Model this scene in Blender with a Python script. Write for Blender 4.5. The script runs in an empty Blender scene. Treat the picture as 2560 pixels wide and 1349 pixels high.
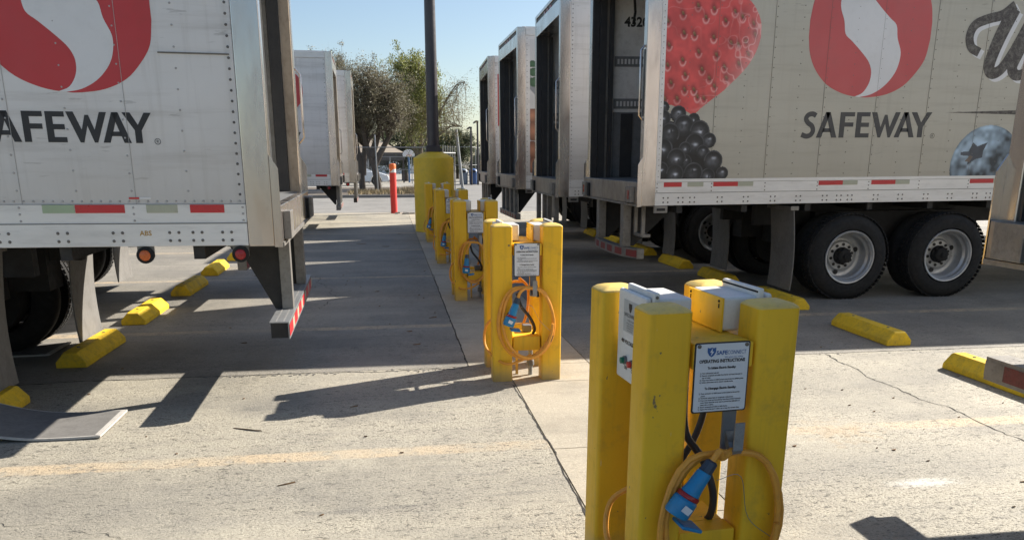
import bpy, bmesh, math, random
import numpy as np
from mathutils import Vector, Matrix, noise
R = math.radians
C = bpy.data.collections.new('scene'); bpy.context.scene.collection.children.link(C)
sc = bpy.context.scene

# ------------------------------------------------------------------ camera
cam_d = bpy.data.cameras.new('camera'); cam = bpy.data.objects.new('camera', cam_d); C.objects.link(cam)
cam.location = (0, 0, 1.65); cam.rotation_euler = (R(90 - 16), 0, R(-8.57))
cam_d.sensor_width = 36; cam_d.lens = 27.98; cam_d.shift_y = 0.1158
cam_d.clip_start = 0.05; cam_d.clip_end = 2000
sc.camera = cam

# ------------------------------------------------------------------ light
SUN = Vector((1.375, 0.62, 1.0)).normalized()           # towards the sun
sun_el = math.asin(SUN.z)
w = bpy.data.worlds.new('World'); sc.world = w; w.use_nodes = True
wn = w.node_tree; bg = wn.nodes['Background']
sky = wn.nodes.new('ShaderNodeTexSky'); sky.sky_type = 'NISHITA'; sky.sun_disc = False
sky.sun_elevation = sun_el; sky.sun_rotation = math.atan2(SUN.x, SUN.y)
sky.air_density = 1.0; sky.dust_density = 0.9; sky.ozone_density = 1.6
wn.links.new(sky.outputs[0], bg.inputs[0]); bg.inputs[1].default_value = 0.066
sl = bpy.data.lights.new('sun', 'SUN'); sl.energy = 5.0; sl.angle = R(0.53); sl.color = (1.0, 0.93, 0.82)
so = bpy.data.objects.new('sun', sl); C.objects.link(so)
so.rotation_euler = SUN.to_track_quat('Z', 'Y').to_euler(); so.location = (20, 10, 20)
sc.view_settings.view_transform = 'Standard'; sc.view_settings.look = 'None'
sc.view_settings.gamma = 1; sc.view_settings.exposure = 1.15; sc.view_settings.use_curve_mapping = False

# ------------------------------------------------------------------ helpers
class MB:
    """collects vertices and faces, then links them as ONE mesh object"""
    def __init__(s): s.v = []; s.f = []
    def add(s, vs, fs):
        n = len(s.v); s.v += [tuple(v) for v in vs]; s.f += [tuple(i + n for i in f) for f in fs]; return s
    def box(s, x0, x1, y0, y1, z0, z1):
        x0, x1 = sorted((x0, x1)); y0, y1 = sorted((y0, y1)); z0, z1 = sorted((z0, z1))
        return s.add([(x0,y0,z0),(x1,y0,z0),(x1,y1,z0),(x0,y1,z0),(x0,y0,z1),(x1,y0,z1),(x1,y1,z1),(x0,y1,z1)],
                     [(0,3,2,1),(4,5,6,7),(0,1,5,4),(1,2,6,5),(2,3,7,6),(3,0,4,7)])
    def prism(s, pts, axis, a, b):
        """polygon pts in the plane normal to axis, extruded from a to b"""
        def P(p, t):
            if axis == 'x': return (t, p[0], p[1])
            if axis == 'y': return (p[0], t, p[1])
            return (p[0], p[1], t)
        n = len(pts)
        return s.add([P(p, a) for p in pts] + [P(p, b) for p in pts],
                     [tuple(range(n)), tuple(range(2*n-1, n-1, -1))] + [(i, (i+1) % n, n+(i+1) % n, n+i) for i in range(n)])
    def tube(s, pts, r, seg=8, caps=True):
        pts = [Vector(p) for p in pts]; n = len(pts)
        rs = r if isinstance(r, (list, tuple)) else [r]*n
        t0 = (pts[1]-pts[0]).normalized()
        up = Vector((0,0,1)) if abs(t0.z) < .9 else Vector((1,0,0))
        a = t0.cross(up).normalized(); vs = []
        for i, p in enumerate(pts):
            t = (pts[min(i+1,n-1)]-pts[max(i-1,0)]).normalized()
            a = (a - t*a.dot(t)).normalized(); b = t.cross(a)
            for k in range(seg):
                an = 2*math.pi*k/seg
                vs.append(p + (a*math.cos(an)+b*math.sin(an))*rs[i])
        fs = [(i*seg+k, i*seg+(k+1) % seg, (i+1)*seg+(k+1) % seg, (i+1)*seg+k) for i in range(n-1) for k in range(seg)]
        if caps: fs += [tuple(range(seg-1,-1,-1)), tuple((n-1)*seg+k for k in range(seg))]
        return s.add(vs, fs)
    def lathe(s, prof, c, axis='z', seg=24):
        """prof: (radius, height) pairs"""
        vs = []; n = len(prof)
        for r, h in prof:
            for k in range(seg):
                an = 2*math.pi*k/seg; x, y = r*math.cos(an), r*math.sin(an)
                vs.append({'z': (c[0]+x, c[1]+y, c[2]+h), 'y': (c[0]+x, c[1]+h, c[2]+y), 'x': (c[0]+h, c[1]+x, c[2]+y)}[axis])
        fs = [(i*seg+k, i*seg+(k+1) % seg, (i+1)*seg+(k+1) % seg, (i+1)*seg+k) for i in range(n-1) for k in range(seg)]
        if prof[0][0] > 1e-4: fs.append(tuple(range(seg-1,-1,-1)))
        if prof[-1][0] > 1e-4: fs.append(tuple((n-1)*seg+k for k in range(seg)))
        return s.add(vs, fs)
    def build(s, name, mat, parent=None, smooth=False, bev=0, angle=None, recalc=True):
        me = bpy.data.meshes.new(name); me.from_pydata(s.v, [], s.f)
        if recalc:
            bm = bmesh.new(); bm.from_mesh(me); bmesh.ops.recalc_face_normals(bm, faces=bm.faces); bm.to_mesh(me); bm.free()
        me.materials.append(mat)
        if smooth or bev: me.polygons.foreach_set('use_smooth', [True]*len(me.polygons))
        if smooth and not bev: me.set_sharp_from_angle(angle=R(angle or 40))
        o = bpy.data.objects.new(name, me); C.objects.link(o)
        if parent: o.parent = parent
        if bev:
            m = o.modifiers.new('bevel', 'BEVEL'); m.width = bev; m.segments = 2; m.limit_method = 'ANGLE'; m.angle_limit = R(35); m.harden_normals = True
        return o

def tag(o, label=None, cat=None, group=None, kind=None):
    for k, v in (('label', label), ('category', cat), ('group', group), ('kind', kind)):
        if v: o[k] = v
    return o
def empty(name, loc, label, cat, group=None, rot=(0,0,0)):
    o = bpy.data.objects.new(name, None); C.objects.link(o); o.location = loc; o.rotation_euler = rot
    o.empty_display_size = .1
    return tag(o, label, cat, group)
def share(o, loc=None, parent=None, rot=None):
    c = o.copy(); C.objects.link(c); c.parent = parent
    if loc is not None: c.location = loc
    if rot is not None: c.rotation_euler = rot
    return c

# ------------------------------------------------------------------ materials
class NT:
    def __init__(s, name):
        s.m = bpy.data.materials.new(name); s.m.use_nodes = True; s.t = s.m.node_tree
        s.b = s.t.nodes['Principled BSDF']; s.out = s.t.nodes['Material Output']
        s.geo = None
    def n(s, typ, **kw):
        nd = s.t.nodes.new('ShaderNode'+typ)
        for k, v in kw.items(): setattr(nd, k, v)
        return nd
    def l(s, a, b): s.t.links.new(a, b)
    def pos(s):
        if not s.geo: s.geo = s.n('NewGeometry')
        return s.geo.outputs['Position']
    def obj(s): return s.n('TexCoord').outputs['Object']
    def mapped(s, v, scale):
        m = s.n('Mapping'); m.inputs['Scale'].default_value = scale; s.l(v, m.inputs[0]); return m.outputs[0]
    def noise(s, v, scale, det=4, rough=.6, dist=0):
        nd = s.n('TexNoise'); s.l(v, nd.inputs['Vector']); nd.inputs['Scale'].default_value = scale
        nd.inputs['Detail'].default_value = det; nd.inputs['Roughness'].default_value = rough; nd.inputs['Distortion'].default_value = dist
        return nd.outputs[0]
    def ramp(s, v, a, b, lo=0, hi=1):
        nd = s.n('MapRange'); s.l(v, nd.inputs[0])
        for i, x in enumerate((a, b, lo, hi)): nd.inputs[i+1].default_value = x
        return nd.outputs[0]
    def math(s, op, a, b=0):
        nd = s.n('Math', operation=op)
        for i, x in enumerate((a, b)):
            if isinstance(x, (int, float)): nd.inputs[i].default_value = x
            else: s.l(x, nd.inputs[i])
        return nd.outputs[0]
    def mix(s, f, a, b, mode='MIX'):
        nd = s.n('Mix', data_type='RGBA', blend_type=mode)
        for i, x in ((0, f), (6, a), (7, b)):
            if isinstance(x, (int, float)): nd.inputs[i].default_value = x
            elif isinstance(x, tuple): nd.inputs[i].default_value = (*x[:3], 1)
            else: s.l(x, nd.inputs[i])
        return nd.outputs[2]
    def set(s, **kw):
        for k, v in kw.items():
            k = {'rough': 'Roughness', 'metal': 'Metallic', 'spec': 'Specular IOR Level', 'col': 'Base Color', 'coat': 'Coat Weight'}.get(k, k)
            if isinstance(v, tuple): s.b.inputs[k].default_value = (*v[:3], 1)
            elif isinstance(v, (int, float)): s.b.inputs[k].default_value = v
            else: s.l(v, s.b.inputs[k])
    def bump(s, h, strength=.3, dist=.01):
        nd = s.n('Bump'); s.l(h, nd.inputs['Height']); nd.inputs['Strength'].default_value = strength; nd.inputs['Distance'].default_value = dist
        s.l(nd.outputs[0], s.b.inputs['Normal'])

def painted(name, col, rough=.5, dirt=(.12,.10,.08), amt=.35, scale=6, metal=0, stretch=(1,1,1), bump=.1, fine=60, spec=.5):
    m = NT(name); v = m.mapped(m.pos(), stretch)
    a = m.ramp(m.noise(v, scale, 5, .65), .45, .8); b = m.ramp(m.noise(v, scale*6, 3, .7), .5, .75)
    f = m.math('MULTIPLY', m.math('ADD', a, m.math('MULTIPLY', b, .6)), amt)
    f = m.math('MINIMUM', f, .95)
    tone = m.mix(m.noise(v, scale*.4, 2), tuple(c*.88 for c in col), tuple(min(1, c*1.1) for c in col))
    m.set(col=m.mix(f, tone, dirt), rough=m.ramp(m.noise(v, scale*3, 3), .3, .7, rough-.08, min(1, rough+.12)), metal=metal, spec=spec)
    if bump: m.bump(m.noise(m.pos(), fine, 3), bump, .004)
    return m.m

M = {}
def wall_paint(name, col, dirt, metal):
    m = NT(name); p = m.pos()
    c = m.mix(m.noise(m.mapped(p, (.4, 1, .8)), 1.2, 3), tuple(x*.86 for x in col), tuple(min(1, x*1.06) for x in col))
    run = m.noise(m.mapped(p, (7, 1, .35)), 2.2, 5, .65); c = m.mix(m.math('MULTIPLY', m.ramp(run, .52, .78), .38), c, dirt)
    hz = m.noise(m.mapped(p, (.35, 1, 5)), 1.8, 5, .7); c = m.mix(m.math('MULTIPLY', m.ramp(hz, .50, .72), .45), c, dirt)
    sc = m.ramp(m.noise(m.mapped(p, (.5, 1, 4)), 9, 4, .6), .66, .70); c = m.mix(m.math('MULTIPLY', sc, .35), c, tuple(x*.6 for x in dirt))
    sep = m.n('SeparateXYZ'); m.l(p, sep.inputs[0]); low = m.ramp(m.math('ADD', sep.outputs[2], m.math('MULTIPLY', m.noise(p, 2, 4), -.7)), 1.0, 1.75, .5, 0)
    c = m.mix(low, c, dirt)
    m.set(col=c, rough=m.ramp(hz, .3, .7, .32, .55), metal=metal)
    m.bump(m.math('ADD', m.math('MULTIPLY', m.noise(m.mapped(p, (1, 1, .7)), 1.7, 2), 6), m.math('MULTIPLY', m.noise(p, 16, 3), .35)), .35, .008); return m.m
M['white'] = wall_paint('trailer_white_aluminium', (.74,.72,.70), (.40,.37,.33), .08)
M['wrap'] = None
M['white_rail'] = painted('white_rail', (.74,.73,.71), .38, (.33,.31,.28), .35, 3, metal=.15, stretch=(.3,1,2), bump=.05)
M['wrap'] = wall_paint('olive_wrap', (.50,.475,.395), (.36,.325,.26), 0.0)
M['steel'] = painted('worn_stainless', (.57,.53,.50), .2, (.33,.26,.21), .38, 1.6, metal=.9, stretch=(1.5,1.5,.35), bump=.03, fine=9)
M['sill'] = painted('shaded_sill_steel', (.33,.305,.28), .4, (.12,.10,.085), .6, 3, metal=.6, stretch=(1,1,.5), bump=.08)  # shade on the right row's rears painted in as a darker sill steel
M['steel_dull'] = painted('dull_grey_steel', (.25,.24,.225), .5, (.09,.075,.06), .6, 5, metal=.5, bump=.2)
M['black'] = painted('black_chassis', (.013,.013,.014), .65, (.035,.03,.026), .4, 6, bump=.2)
M['rubber'] = painted('rubber', (.009,.009,.0095), .85, (.030,.028,.025), .4, 9, bump=.25, fine=90)
M['flap'] = painted('mud_flap_rubber', (.17,.163,.155), .75, (.07,.065,.06), .5, 7, bump=.3, stretch=(1,1,.6))
M['flap_edge'] = painted('worn_pale_edge', (.46,.44,.41), .75, (.2,.18,.16), .5, 12)
M['rim'] = painted('wheel_rim', (.42,.43,.44), .35, (.16,.15,.14), .5, 10, metal=.4)
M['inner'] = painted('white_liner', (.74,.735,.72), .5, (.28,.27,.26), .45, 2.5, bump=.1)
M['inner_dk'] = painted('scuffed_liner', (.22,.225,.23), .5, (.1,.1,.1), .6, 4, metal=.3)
M['track'] = painted('door_track_black', (.03,.03,.032), .45, (.08,.075,.07), .4, 6)
M['tan'] = painted('jamb_tan', (.45,.37,.28), .6, (.14,.10,.07), .6, 5, stretch=(1,1,.5))
M['red_tape'] = painted('red_reflective_tape', (.55,.03,.035), .35, (.25,.05,.04), .3, 10)
M['white_tape'] = painted('silver_reflective_tape', (.42,.43,.33), .35, (.3,.28,.24), .3, 10)
M['tape_dim'] = painted('dusty_red_tape', (.24,.03,.028), .6, (.10,.07,.05), .75, 14)
M['tape_old'] = painted('worn_dark_red_tape', (.16,.03,.025), .6, (.03,.025,.02), .9, 12)
M['green_tape'] = painted('faded_greenish_tape', (.36,.46,.30), .4, (.35,.33,.25), .3, 10)
M['logo_red'] = painted('logo_red', (.52,.045,.05), .45, (.36,.07,.06), .35, 2)
M['logo_red_faded'] = painted('logo_red_faded', (.56,.10,.10), .5, (.42,.13,.12), .35, 2)
M['logo_white'] = painted('logo_white', (.72,.72,.72), .45, (.5,.49,.48), .25, 2)
M['ink'] = painted('black_lettering', (.022,.022,.024), .5, (.05,.05,.05), .3, 4)
M['ink_faded'] = painted('faded_charcoal_lettering', (.055,.055,.056), .5, (.11,.1,.09), .4, 6)
M['ink_brown'] = painted('worn_brown_lettering', (.055,.045,.04), .5, (.38,.36,.31), .55, 16)
M['gold'] = painted('gold_lettering', (.42,.24,.04), .5, amt=.1)
M['yellow_cap'] = painted('skylit_dusty_cap', (.80,.56,.14), .55, (.45,.34,.18), .5, 14, bump=.3)  # paler than the posts: sky reflection painted into the colour, with some dust
def yellow_paint():
    m = NT('safety_yellow'); p = m.pos()
    c = m.mix(m.noise(p, 2.5, 3), (.78,.42,.012), (.92,.57,.03))
    st = m.noise(m.mapped(p, (9, 9, .7)), 3, 4, .6); c = m.mix(m.math('MULTIPLY', m.ramp(st, .52, .75), .35), c, (.50,.30,.03))
    gr = m.noise(p, 7, 6, .7); c = m.mix(m.math('MULTIPLY', m.ramp(gr, .55, .75), .4), c, (.30,.19,.06))
    chip = m.ramp(m.noise(m.mapped(p, (1, 1, .6)), 26, 3, .55), .72, .74); c = m.mix(m.math('MULTIPLY', chip, .85), c, (.14,.11,.08))
    scr = m.ramp(m.noise(m.mapped(p, (2.2, 2.2, .18)), 34, 3, .6), .73, .76); c = m.mix(m.math('MULTIPLY', scr, .6), c, (.72,.66,.5))
    sep = m.n('SeparateXYZ'); m.l(p, sep.inputs[0])
    base = m.math('MULTIPLY', m.ramp(m.math('ADD', sep.outputs[2], m.math('MULTIPLY', m.noise(p, 9, 4), -.12)), -.03, .10, .6, 0), 1)
    c = m.mix(base, c, (.22,.19,.14))
    m.set(col=c, rough=m.ramp(gr, .3, .7, .42, .65), spec=.38); m.bump(m.math('SUBTRACT', m.noise(p, 55, 3), m.math('MULTIPLY', chip, .8)), .3, .004); return m.m
M['yellow'] = yellow_paint()
M['yellow_dull'] = painted('barrel_yellow', (.80,.54,.035), .55, (.28,.22,.07), .3, 3, bump=.15)
M['yellow_stop'] = painted('wheel_stop_yellow', (.78,.52,.03), .7, (.12,.10,.07), .5, 7, bump=.5, fine=60, spec=.25)
M['grp'] = painted('white_fibreglass', (.74,.74,.72), .42, (.4,.38,.33), .25, 12, bump=.15, fine=160)
M['grey_pvc'] = painted('grey_plastic', (.16,.165,.17), .5, (.1,.09,.08), .3, 12)
M['galv'] = painted('galvanised_steel', (.30,.31,.32), .45, (.17,.16,.15), .5, 20, metal=.55)
M['conduit'] = painted('black_conduit', (.03,.03,.033), .45, (.08,.07,.06), .3, 20)
M['orange'] = painted('orange_cable', (.78,.34,.04), .5, (.25,.12,.05), .35, 25, bump=.1)
M['blue'] = painted('blue_plug', (.010,.22,.46), .4, (.05,.10,.14), .3, 30)
M['blue_dark'] = painted('dark_blue_plug', (.03,.05,.08), .45, (.08,.08,.08), .3, 30)
M['bolt'] = painted('bolt_head', (.16,.15,.14), .4, (.08,.06,.05), .4, 30, metal=.7)
M['rivet'] = painted('rivet_head', (.24,.23,.22), .45, (.12,.10,.08), .5, 30, metal=.3)
M['seam_light'] = painted('pale_seam', (.46,.45,.43), .6, (.25,.24,.22), .4, 8)
M['rivet_light'] = painted('pale_rivet_head', (.42,.41,.40), .45, (.2,.18,.16), .5, 30, metal=.2)
M['seam'] = painted('seam_sealant', (.17,.155,.13), .6, (.1,.09,.08), .4, 8)
M['green_btn'] = painted('green_button', (.01,.16,.09), .35, amt=.1)
M['red_btn'] = painted('red_button', (.55,.03,.03), .3, amt=.1)
M['lens_red'] = painted('red_lamp_lens', (.32,.012,.015), .25, amt=.1)
M['lens_amber'] = painted('amber_lamp_lens', (.55,.12,.02), .3, amt=.2)
M['sign'] = painted('sign_white', (.70,.71,.73), .35, amt=.08)
M['sign_black'] = painted('sign_black', (.02,.02,.022), .4, amt=.1)
M['sign_blue'] = painted('sign_blue', (.02,.10,.30), .4, amt=.05)
M['sign_grey'] = painted('sign_grey_label', (.48,.49,.48), .5, amt=.1)
M['pole'] = painted('bronze_pole', (.045,.038,.042), .4, (.09,.08,.075), .25, 3)
M['bol_red'] = painted('red_bollard_paint', (.62,.035,.03), .5, (.35,.06,.05), .3, 8)
M['bol_orange'] = painted('orange_band', (.8,.16,.03), .5, amt=.2)
M['kerb'] = painted('kerb_concrete', (.22,.21,.195), .85, (.1,.09,.08), .4, 3, bump=.3)
M['wood'] = painted('bark', (.085,.066,.05), .9, (.04,.03,.025), .5, 6, stretch=(1,1,.3), bump=.6, fine=30)
M['bark_pale'] = painted('pale_bark', (.17,.14,.10), .9, (.07,.055,.04), .5, 6, bump=.5, fine=30)
M['debris'] = painted('dry_leaf', (.20,.12,.06), .8, amt=.3)
M['carpaint'] = painted('white_car_paint', (.66,.70,.76), .22, (.5,.5,.5), .1, 2, bump=0)
M['glass'] = painted('dark_car_glass', (.02,.024,.03), .08, amt=.05, bump=0)
M['roof_tan'] = painted('tan_roof', (.36,.30,.235), .8, (.2,.17,.13), .3, 1)
M['fascia'] = painted('dark_fascia', (.06,.055,.055), .7, amt=.2)
M['bin_blue'] = painted('blue_bin', (.03,.09,.25), .45, amt=.15)
M['bin_grey'] = painted('grey_blue_bin', (.16,.2,.26), .5, amt=.2)
M['hoop_blue'] = painted('blue_post', (.05,.13,.28), .5, amt=.2)

def ground_mat(name, base, dark, light, pits=1.0, paint=False, rough=.9, bump=.6):
    m = NT(name); p = m.pos()
    big = m.noise(p, .45, 4, .6); med = m.noise(m.mapped(p, (.5, 1.3, 1)), 2.6, 5, .65); fine = m.noise(p, 38, 4, .75)
    agg = m.noise(m.mapped(p, (.7, 1, 1)), 95, 3, .7)
    c = m.mix(m.ramp(big, .35, .65), tuple(x*.88 for x in base), base)
    c = m.mix(m.math('MULTIPLY', m.ramp(med, .48, .72), .6), c, dark)
    c = m.mix(m.math('MULTIPLY', m.ramp(m.noise(p, 5.2, 5, .6), .5, .75), .5), c, light)
    streak = m.noise(m.mapped(p, (.12, 1.6, 1)), 3.2, 4, .6)
    c = m.mix(m.math('MULTIPLY', m.ramp(streak, .5, .72), .35), c, tuple(x*.8 for x in dark))
    g = m.ramp(fine, .3, .7)
    c = m.mix(m.math('MULTIPLY', g, .35), c, tuple(min(1, x*1.35) for x in base))
    ag2 = m.noise(m.mapped(p, (.5, 1, 1)), 30, 5, .85)
    pit = m.math('MAXIMUM', m.ramp(agg, .32, .46, 1, 0), m.ramp(ag2, .395, .44, 1, 0))
    where = m.ramp(m.noise(p, 1.3, 3), .35, .6)
    pit = m.math('MULTIPLY', pit, m.math('MULTIPLY', m.math('ADD', m.math('MULTIPLY', where, .7), .3), pits))
    c = m.mix(m.math('MINIMUM', m.math('MULTIPLY', pit, 1.25), .95), c, tuple(x*.13 for x in base))
    lite = m.ramp(m.noise(p, 46, 4, .8), .55, .66)
    c = m.mix(m.math('MULTIPLY', lite, .5), c, tuple(min(1, x*1.7) for x in base))
    patch = m.ramp(m.noise(p, .9, 6, .68), .46, .62)
    c = m.mix(m.math('MULTIPLY', patch, .42), c, tuple(x*.62 for x in dark))
    if paint:
        sep = m.n('SeparateXYZ'); m.l(p, sep.inputs[0])
        y = sep.outputs[1]
        # faded bay lines every 3.7 m across the yard
        yy = m.math('ABSOLUTE', m.math('SUBTRACT', m.math('PINGPONG', m.math('SUBTRACT', y, 4.46), 1.85), 0))
        wob = m.math('MULTIPLY', m.math('SUBTRACT', m.noise(p, 1.1, 4), .5), .06)
        line = m.ramp(m.math('ADD', yy, wob), .06, .09, 1, 0)
        worn = m.ramp(m.noise(p, 9, 5, .7), .34, .50)
        gone = m.ramp(m.noise(p, .9, 3), .38, .58)
        f = m.math('MULTIPLY', m.math('MULTIPLY', line, worn), m.math('ADD', m.math('MULTIPLY', gone, .55), .18))
        c = m.mix(m.math('MULTIPLY', f, m.ramp(pit, 0, .5, 1, .2)), c, (.56, .43, .28))
        # wheel paths polished darker, oil drips along the bay centres
        tr = m.math('ABSOLUTE', m.math('SUBTRACT', m.math('PINGPONG', m.math('SUBTRACT', y, 6.6), 1.85), .95))
        tm = m.math('MULTIPLY', m.ramp(m.math('ADD', tr, m.math('MULTIPLY', m.noise(m.mapped(p, (.3, 1, 1)), 2, 4), .5)), .30, .62, .30, 0), 1)
        c = m.mix(tm, c, (.15, .145, .135))
        oil = m.ramp(m.noise(m.mapped(p, (1, 1.2, 1)), 1.7, 6, .75), .66, .70); c = m.mix(m.math('MULTIPLY', oil, .45), c, (.08, .075, .07))
        scuff = m.ramp(m.noise(m.mapped(p, (.25, 2.2, 1)), 1.9, 5, .6, 1.2), .64, .68); c = m.mix(m.math('MULTIPLY', scuff, .30), c, (.10, .10, .10))
        # spilt white powder
        vd = m.n('VectorMath', operation='DISTANCE'); mp = m.mapped(p, (.45, 1.5, 1)); m.l(mp, vd.inputs[0]); vd.inputs[1].default_value = (2.76*.45, 3.57*1.5, 0)
        sp = m.math('MULTIPLY', m.ramp(m.math('ADD', vd.outputs['Value'], m.math('MULTIPLY', m.noise(p, 22, 4, .8), .18)), .10, .2, 1, 0), .55)
        c = m.mix(sp, c, (.78, .77, .75))
        # rust tint patch
        vd2 = m.n('VectorMath', operation='DISTANCE'); m.l(p, vd2.inputs[0]); vd2.inputs[1].default_value = (2.75, 4.42, 0)
        c = m.mix(m.ramp(m.math('ADD', vd2.outputs['Value'], m.noise(p, 12, 4)), .45, .75, .35, 0), c, (.42, .27, .12))
    m.set(col=c, rough=m.ramp(fine, .3, .7, rough-.3, rough-.12), spec=.45)
    h = m.math('ADD', m.math('MULTIPLY', agg, .7), m.math('ADD', m.math('MULTIPLY', fine, .8), m.math('MULTIPLY', med, .6)))
    m.bump(m.math('SUBTRACT', h, m.math('MULTIPLY', pit, .5)), bump, .012)
    return m.m
M['yard'] = ground_mat('yard_concrete', (.37,.34,.275), (.21,.20,.18), (.42,.38,.30), 1.0, True, bump=.55)
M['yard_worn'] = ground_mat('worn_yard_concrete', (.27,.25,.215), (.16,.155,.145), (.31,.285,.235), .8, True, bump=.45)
M['strip'] = ground_mat('smooth_strip_concrete', (.40,.355,.28), (.27,.245,.2), (.43,.39,.31), .25, bump=.3)
M['road'] = ground_mat('road_asphalt', (.24,.23,.215), (.17,.165,.155), (.27,.26,.24), .3, bump=.3)
M['dirt'] = ground_mat('dirt', (.15,.12,.09), (.08,.065,.05), (.24,.2,.14), .6, bump=.8)
M['court'] = ground_mat('court_concrete', (.36,.34,.3), (.25,.24,.21), (.4,.38,.33), .3, bump=.3)
M['groundfar'] = ground_mat('ground_far', (.20,.18,.14), (.12,.11,.08), (.26,.23,.18), .2, bump=.3)
m = NT('crack_dark'); m.set(col=m.mix(m.noise(m.pos(), 30), (.012,.011,.010), (.05,.045,.04)), rough=1.0); M['crack'] = m.m
def leaf_mat(name, a, b, rough=.55):
    m = NT(name)
    col = m.mix(m.ramp(m.noise(m.pos(), 2.2, 3), .3, .7), a, b); col = m.mix(m.ramp(m.noise(m.pos(), 28, 2), .4, .7), col, tuple(x*1.7 for x in b))
    m.set(col=col, rough=rough)
    tr = m.n('BsdfTranslucent'); m.l(col, tr.inputs[0]); mx = m.n('MixShader'); mx.inputs[0].default_value = .35
    m.l(m.b.outputs[0], mx.inputs[1]); m.l(tr.outputs[0], mx.inputs[2]); m.l(mx.outputs[0], m.out.inputs[0])
    return m.m
M['leaf_olive'] = leaf_mat('olive_brown_leaves', (.095,.088,.055), (.15,.135,.085), .5)
M['leaf_green'] = leaf_mat('pepper_tree_leaves', (.11,.13,.035), (.18,.19,.055))
M['leaf_dry'] = leaf_mat('sparse_dry_leaves', (.10,.085,.045), (.16,.13,.06))
M['leaf_dark'] = leaf_mat('dark_green_leaves', (.028,.038,.02), (.05,.065,.03))
m = NT('printed_fruit'); at = m.n('Attribute', attribute_name='Col'); m.l(at.outputs['Color'], m.b.inputs['Base Color']); m.set(rough=.45); M['print'] = m.m

# ------------------------------------------------------------------ lettering
_tc = {}
def text_geo(s, size, off=0.0, align='LEFT', sx=1.0):
    k = (s, size, off, align, sx)
    if k not in _tc:
        cu = bpy.data.curves.new('t', 'FONT'); cu.body = s; cu.size = size; cu.offset = off; cu.align_x = align; cu.resolution_u = 2; cu.fill_mode = 'FRONT'
        o = bpy.data.objects.new('t', cu); C.objects.link(o); bpy.context.view_layer.update()
        me = bpy.data.meshes.new_from_object(o.evaluated_get(bpy.context.evaluated_depsgraph_get()))
        _tc[k] = ([(v.co.x*sx, v.co.y) for v in me.vertices], [tuple(p.vertices) for p in me.polygons])
        bpy.data.objects.remove(o); bpy.data.meshes.remove(me); bpy.data.curves.remove(cu)
    return _tc[k]
def put_text(mb, s, size, T, off=0.0, align='LEFT', sx=1.0):
    v, f = text_geo(s, size, off, align, sx); mb.add([T(x, y) for x, y in v], f)
def flat(mb, pts, T):
    """a flat polygon (any outline), triangulated"""
    from mathutils.geometry import tessellate_polygon
    tri = tessellate_polygon([[Vector((p[0], p[1], 0)) for p in pts]])
    mb.add([T(*p[:2]) for p in pts], [tuple(t) for t in tri])
def ribbon(mb, pts, w, T):
    n = len(pts); ws = w if isinstance(w, (list, tuple)) else [w]*n; L = []; Rr = []
    for i in range(n):
        a = Vector(pts[max(i-1, 0)]); b = Vector(pts[min(i+1, n-1)]); t = (b-a).normalized(); nn = Vector((-t.y, t.x))*ws[i]/2
        p = Vector(pts[i]); L.append(p+nn); Rr.append(p-nn)
    mb.add([T(*p) for p in L+Rr], [(i, i+1, n+i+1, n+i) for i in range(n-1)])
def smoothline(pts, n=6):
    out = []
    P = [Vector(p) for p in pts]; P = [P[0]*2-P[1]] + P + [P[-1]*2-P[-2]]
    for i in range(1, len(P)-2):
        for k in range(n):
            t = k/n; a, b, c, d = P[i-1], P[i], P[i+1], P[i+2]
            out.append(0.5*((2*b)+(-a+c)*t+(2*a-5*b+4*c-d)*t*t+(-a+3*b-3*c+d)*t**3))
    out.append(P[-2]); return out
def brand_word(mb, T, x, z, h):
    """SAFEWAY in a geometric sans, cap height h, total width 5.3 h * k"""
    k = h*1.075; t = .20
    def poly(p): flat(mb, [(x+a*k, z+b*h) for a, b in p], T)
    s = smoothline([(.56,.86),(.42,.93),(.24,.89),(.16,.74),(.26,.58),(.42,.46),(.48,.28),(.40,.12),(.22,.06),(.02,.13)], 4)
    ribbon(mb, [(x+p.x*k, z+p.y*h) for p in s], t*h*.98, T)
    def A(o):
        poly([(o,0),(o+.33,1),(o+.52,1),(o+.31,.30),(o+.28,.22),(o+.21,0)])
        poly([(o+.33,1),(o+.52,1),(o+.85,0),(o+.63,0)])
        poly([(o+.24,.22),(o+.60,.22),(o+.56,.37),(o+.28,.37)])
    A(.62)
    o = 1.55; poly([(o,0),(o,1),(o+.6,1),(o+.6,.83),(o+.21,.83),(o+.21,.60),(o+.57,.60),(o+.57,.43),(o+.21,.43),(o+.21,0)])
    o = 2.23; poly([(o,0),(o,1),(o+.56,1),(o+.56,.83),(o+.21,.83),(o+.21,.59),(o+.54,.59),(o+.54,.42),(o+.21,.42),(o+.21,.17),(o+.57,.17),(o+.57,0)])
    o = 2.84; poly([(o,1),(o+.22,1),(o+.42,.42),(o+.55,.9),(o+.66,.9),(o+.80,.42),(o+.99,1),(o+1.2,1),(o+.86,0),(o+.76,0),(o+.60,.55),(o+.45,0),(o+.34,0)])
    A(3.86)
    o = 4.50; poly([(o,1),(o+.24,1),(o+.45,.60),(o+.66,1),(o+.88,1),(o+.55,.42),(o+.55,0),(o+.34,0),(o+.34,.42)])
    cx, cz, r = x+5.5*k, z+.06*h, .095*h
    ring = [(cx+r*math.cos(a*math.pi/10), cz+r*math.sin(a*math.pi/10)) for a in range(21)]
    ribbon(mb, ring, .018*h, T)
    put_text(mb, 'R', .15*h, lambda a, b: T(cx-.045*h+a, cz-.05*h+b))
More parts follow.
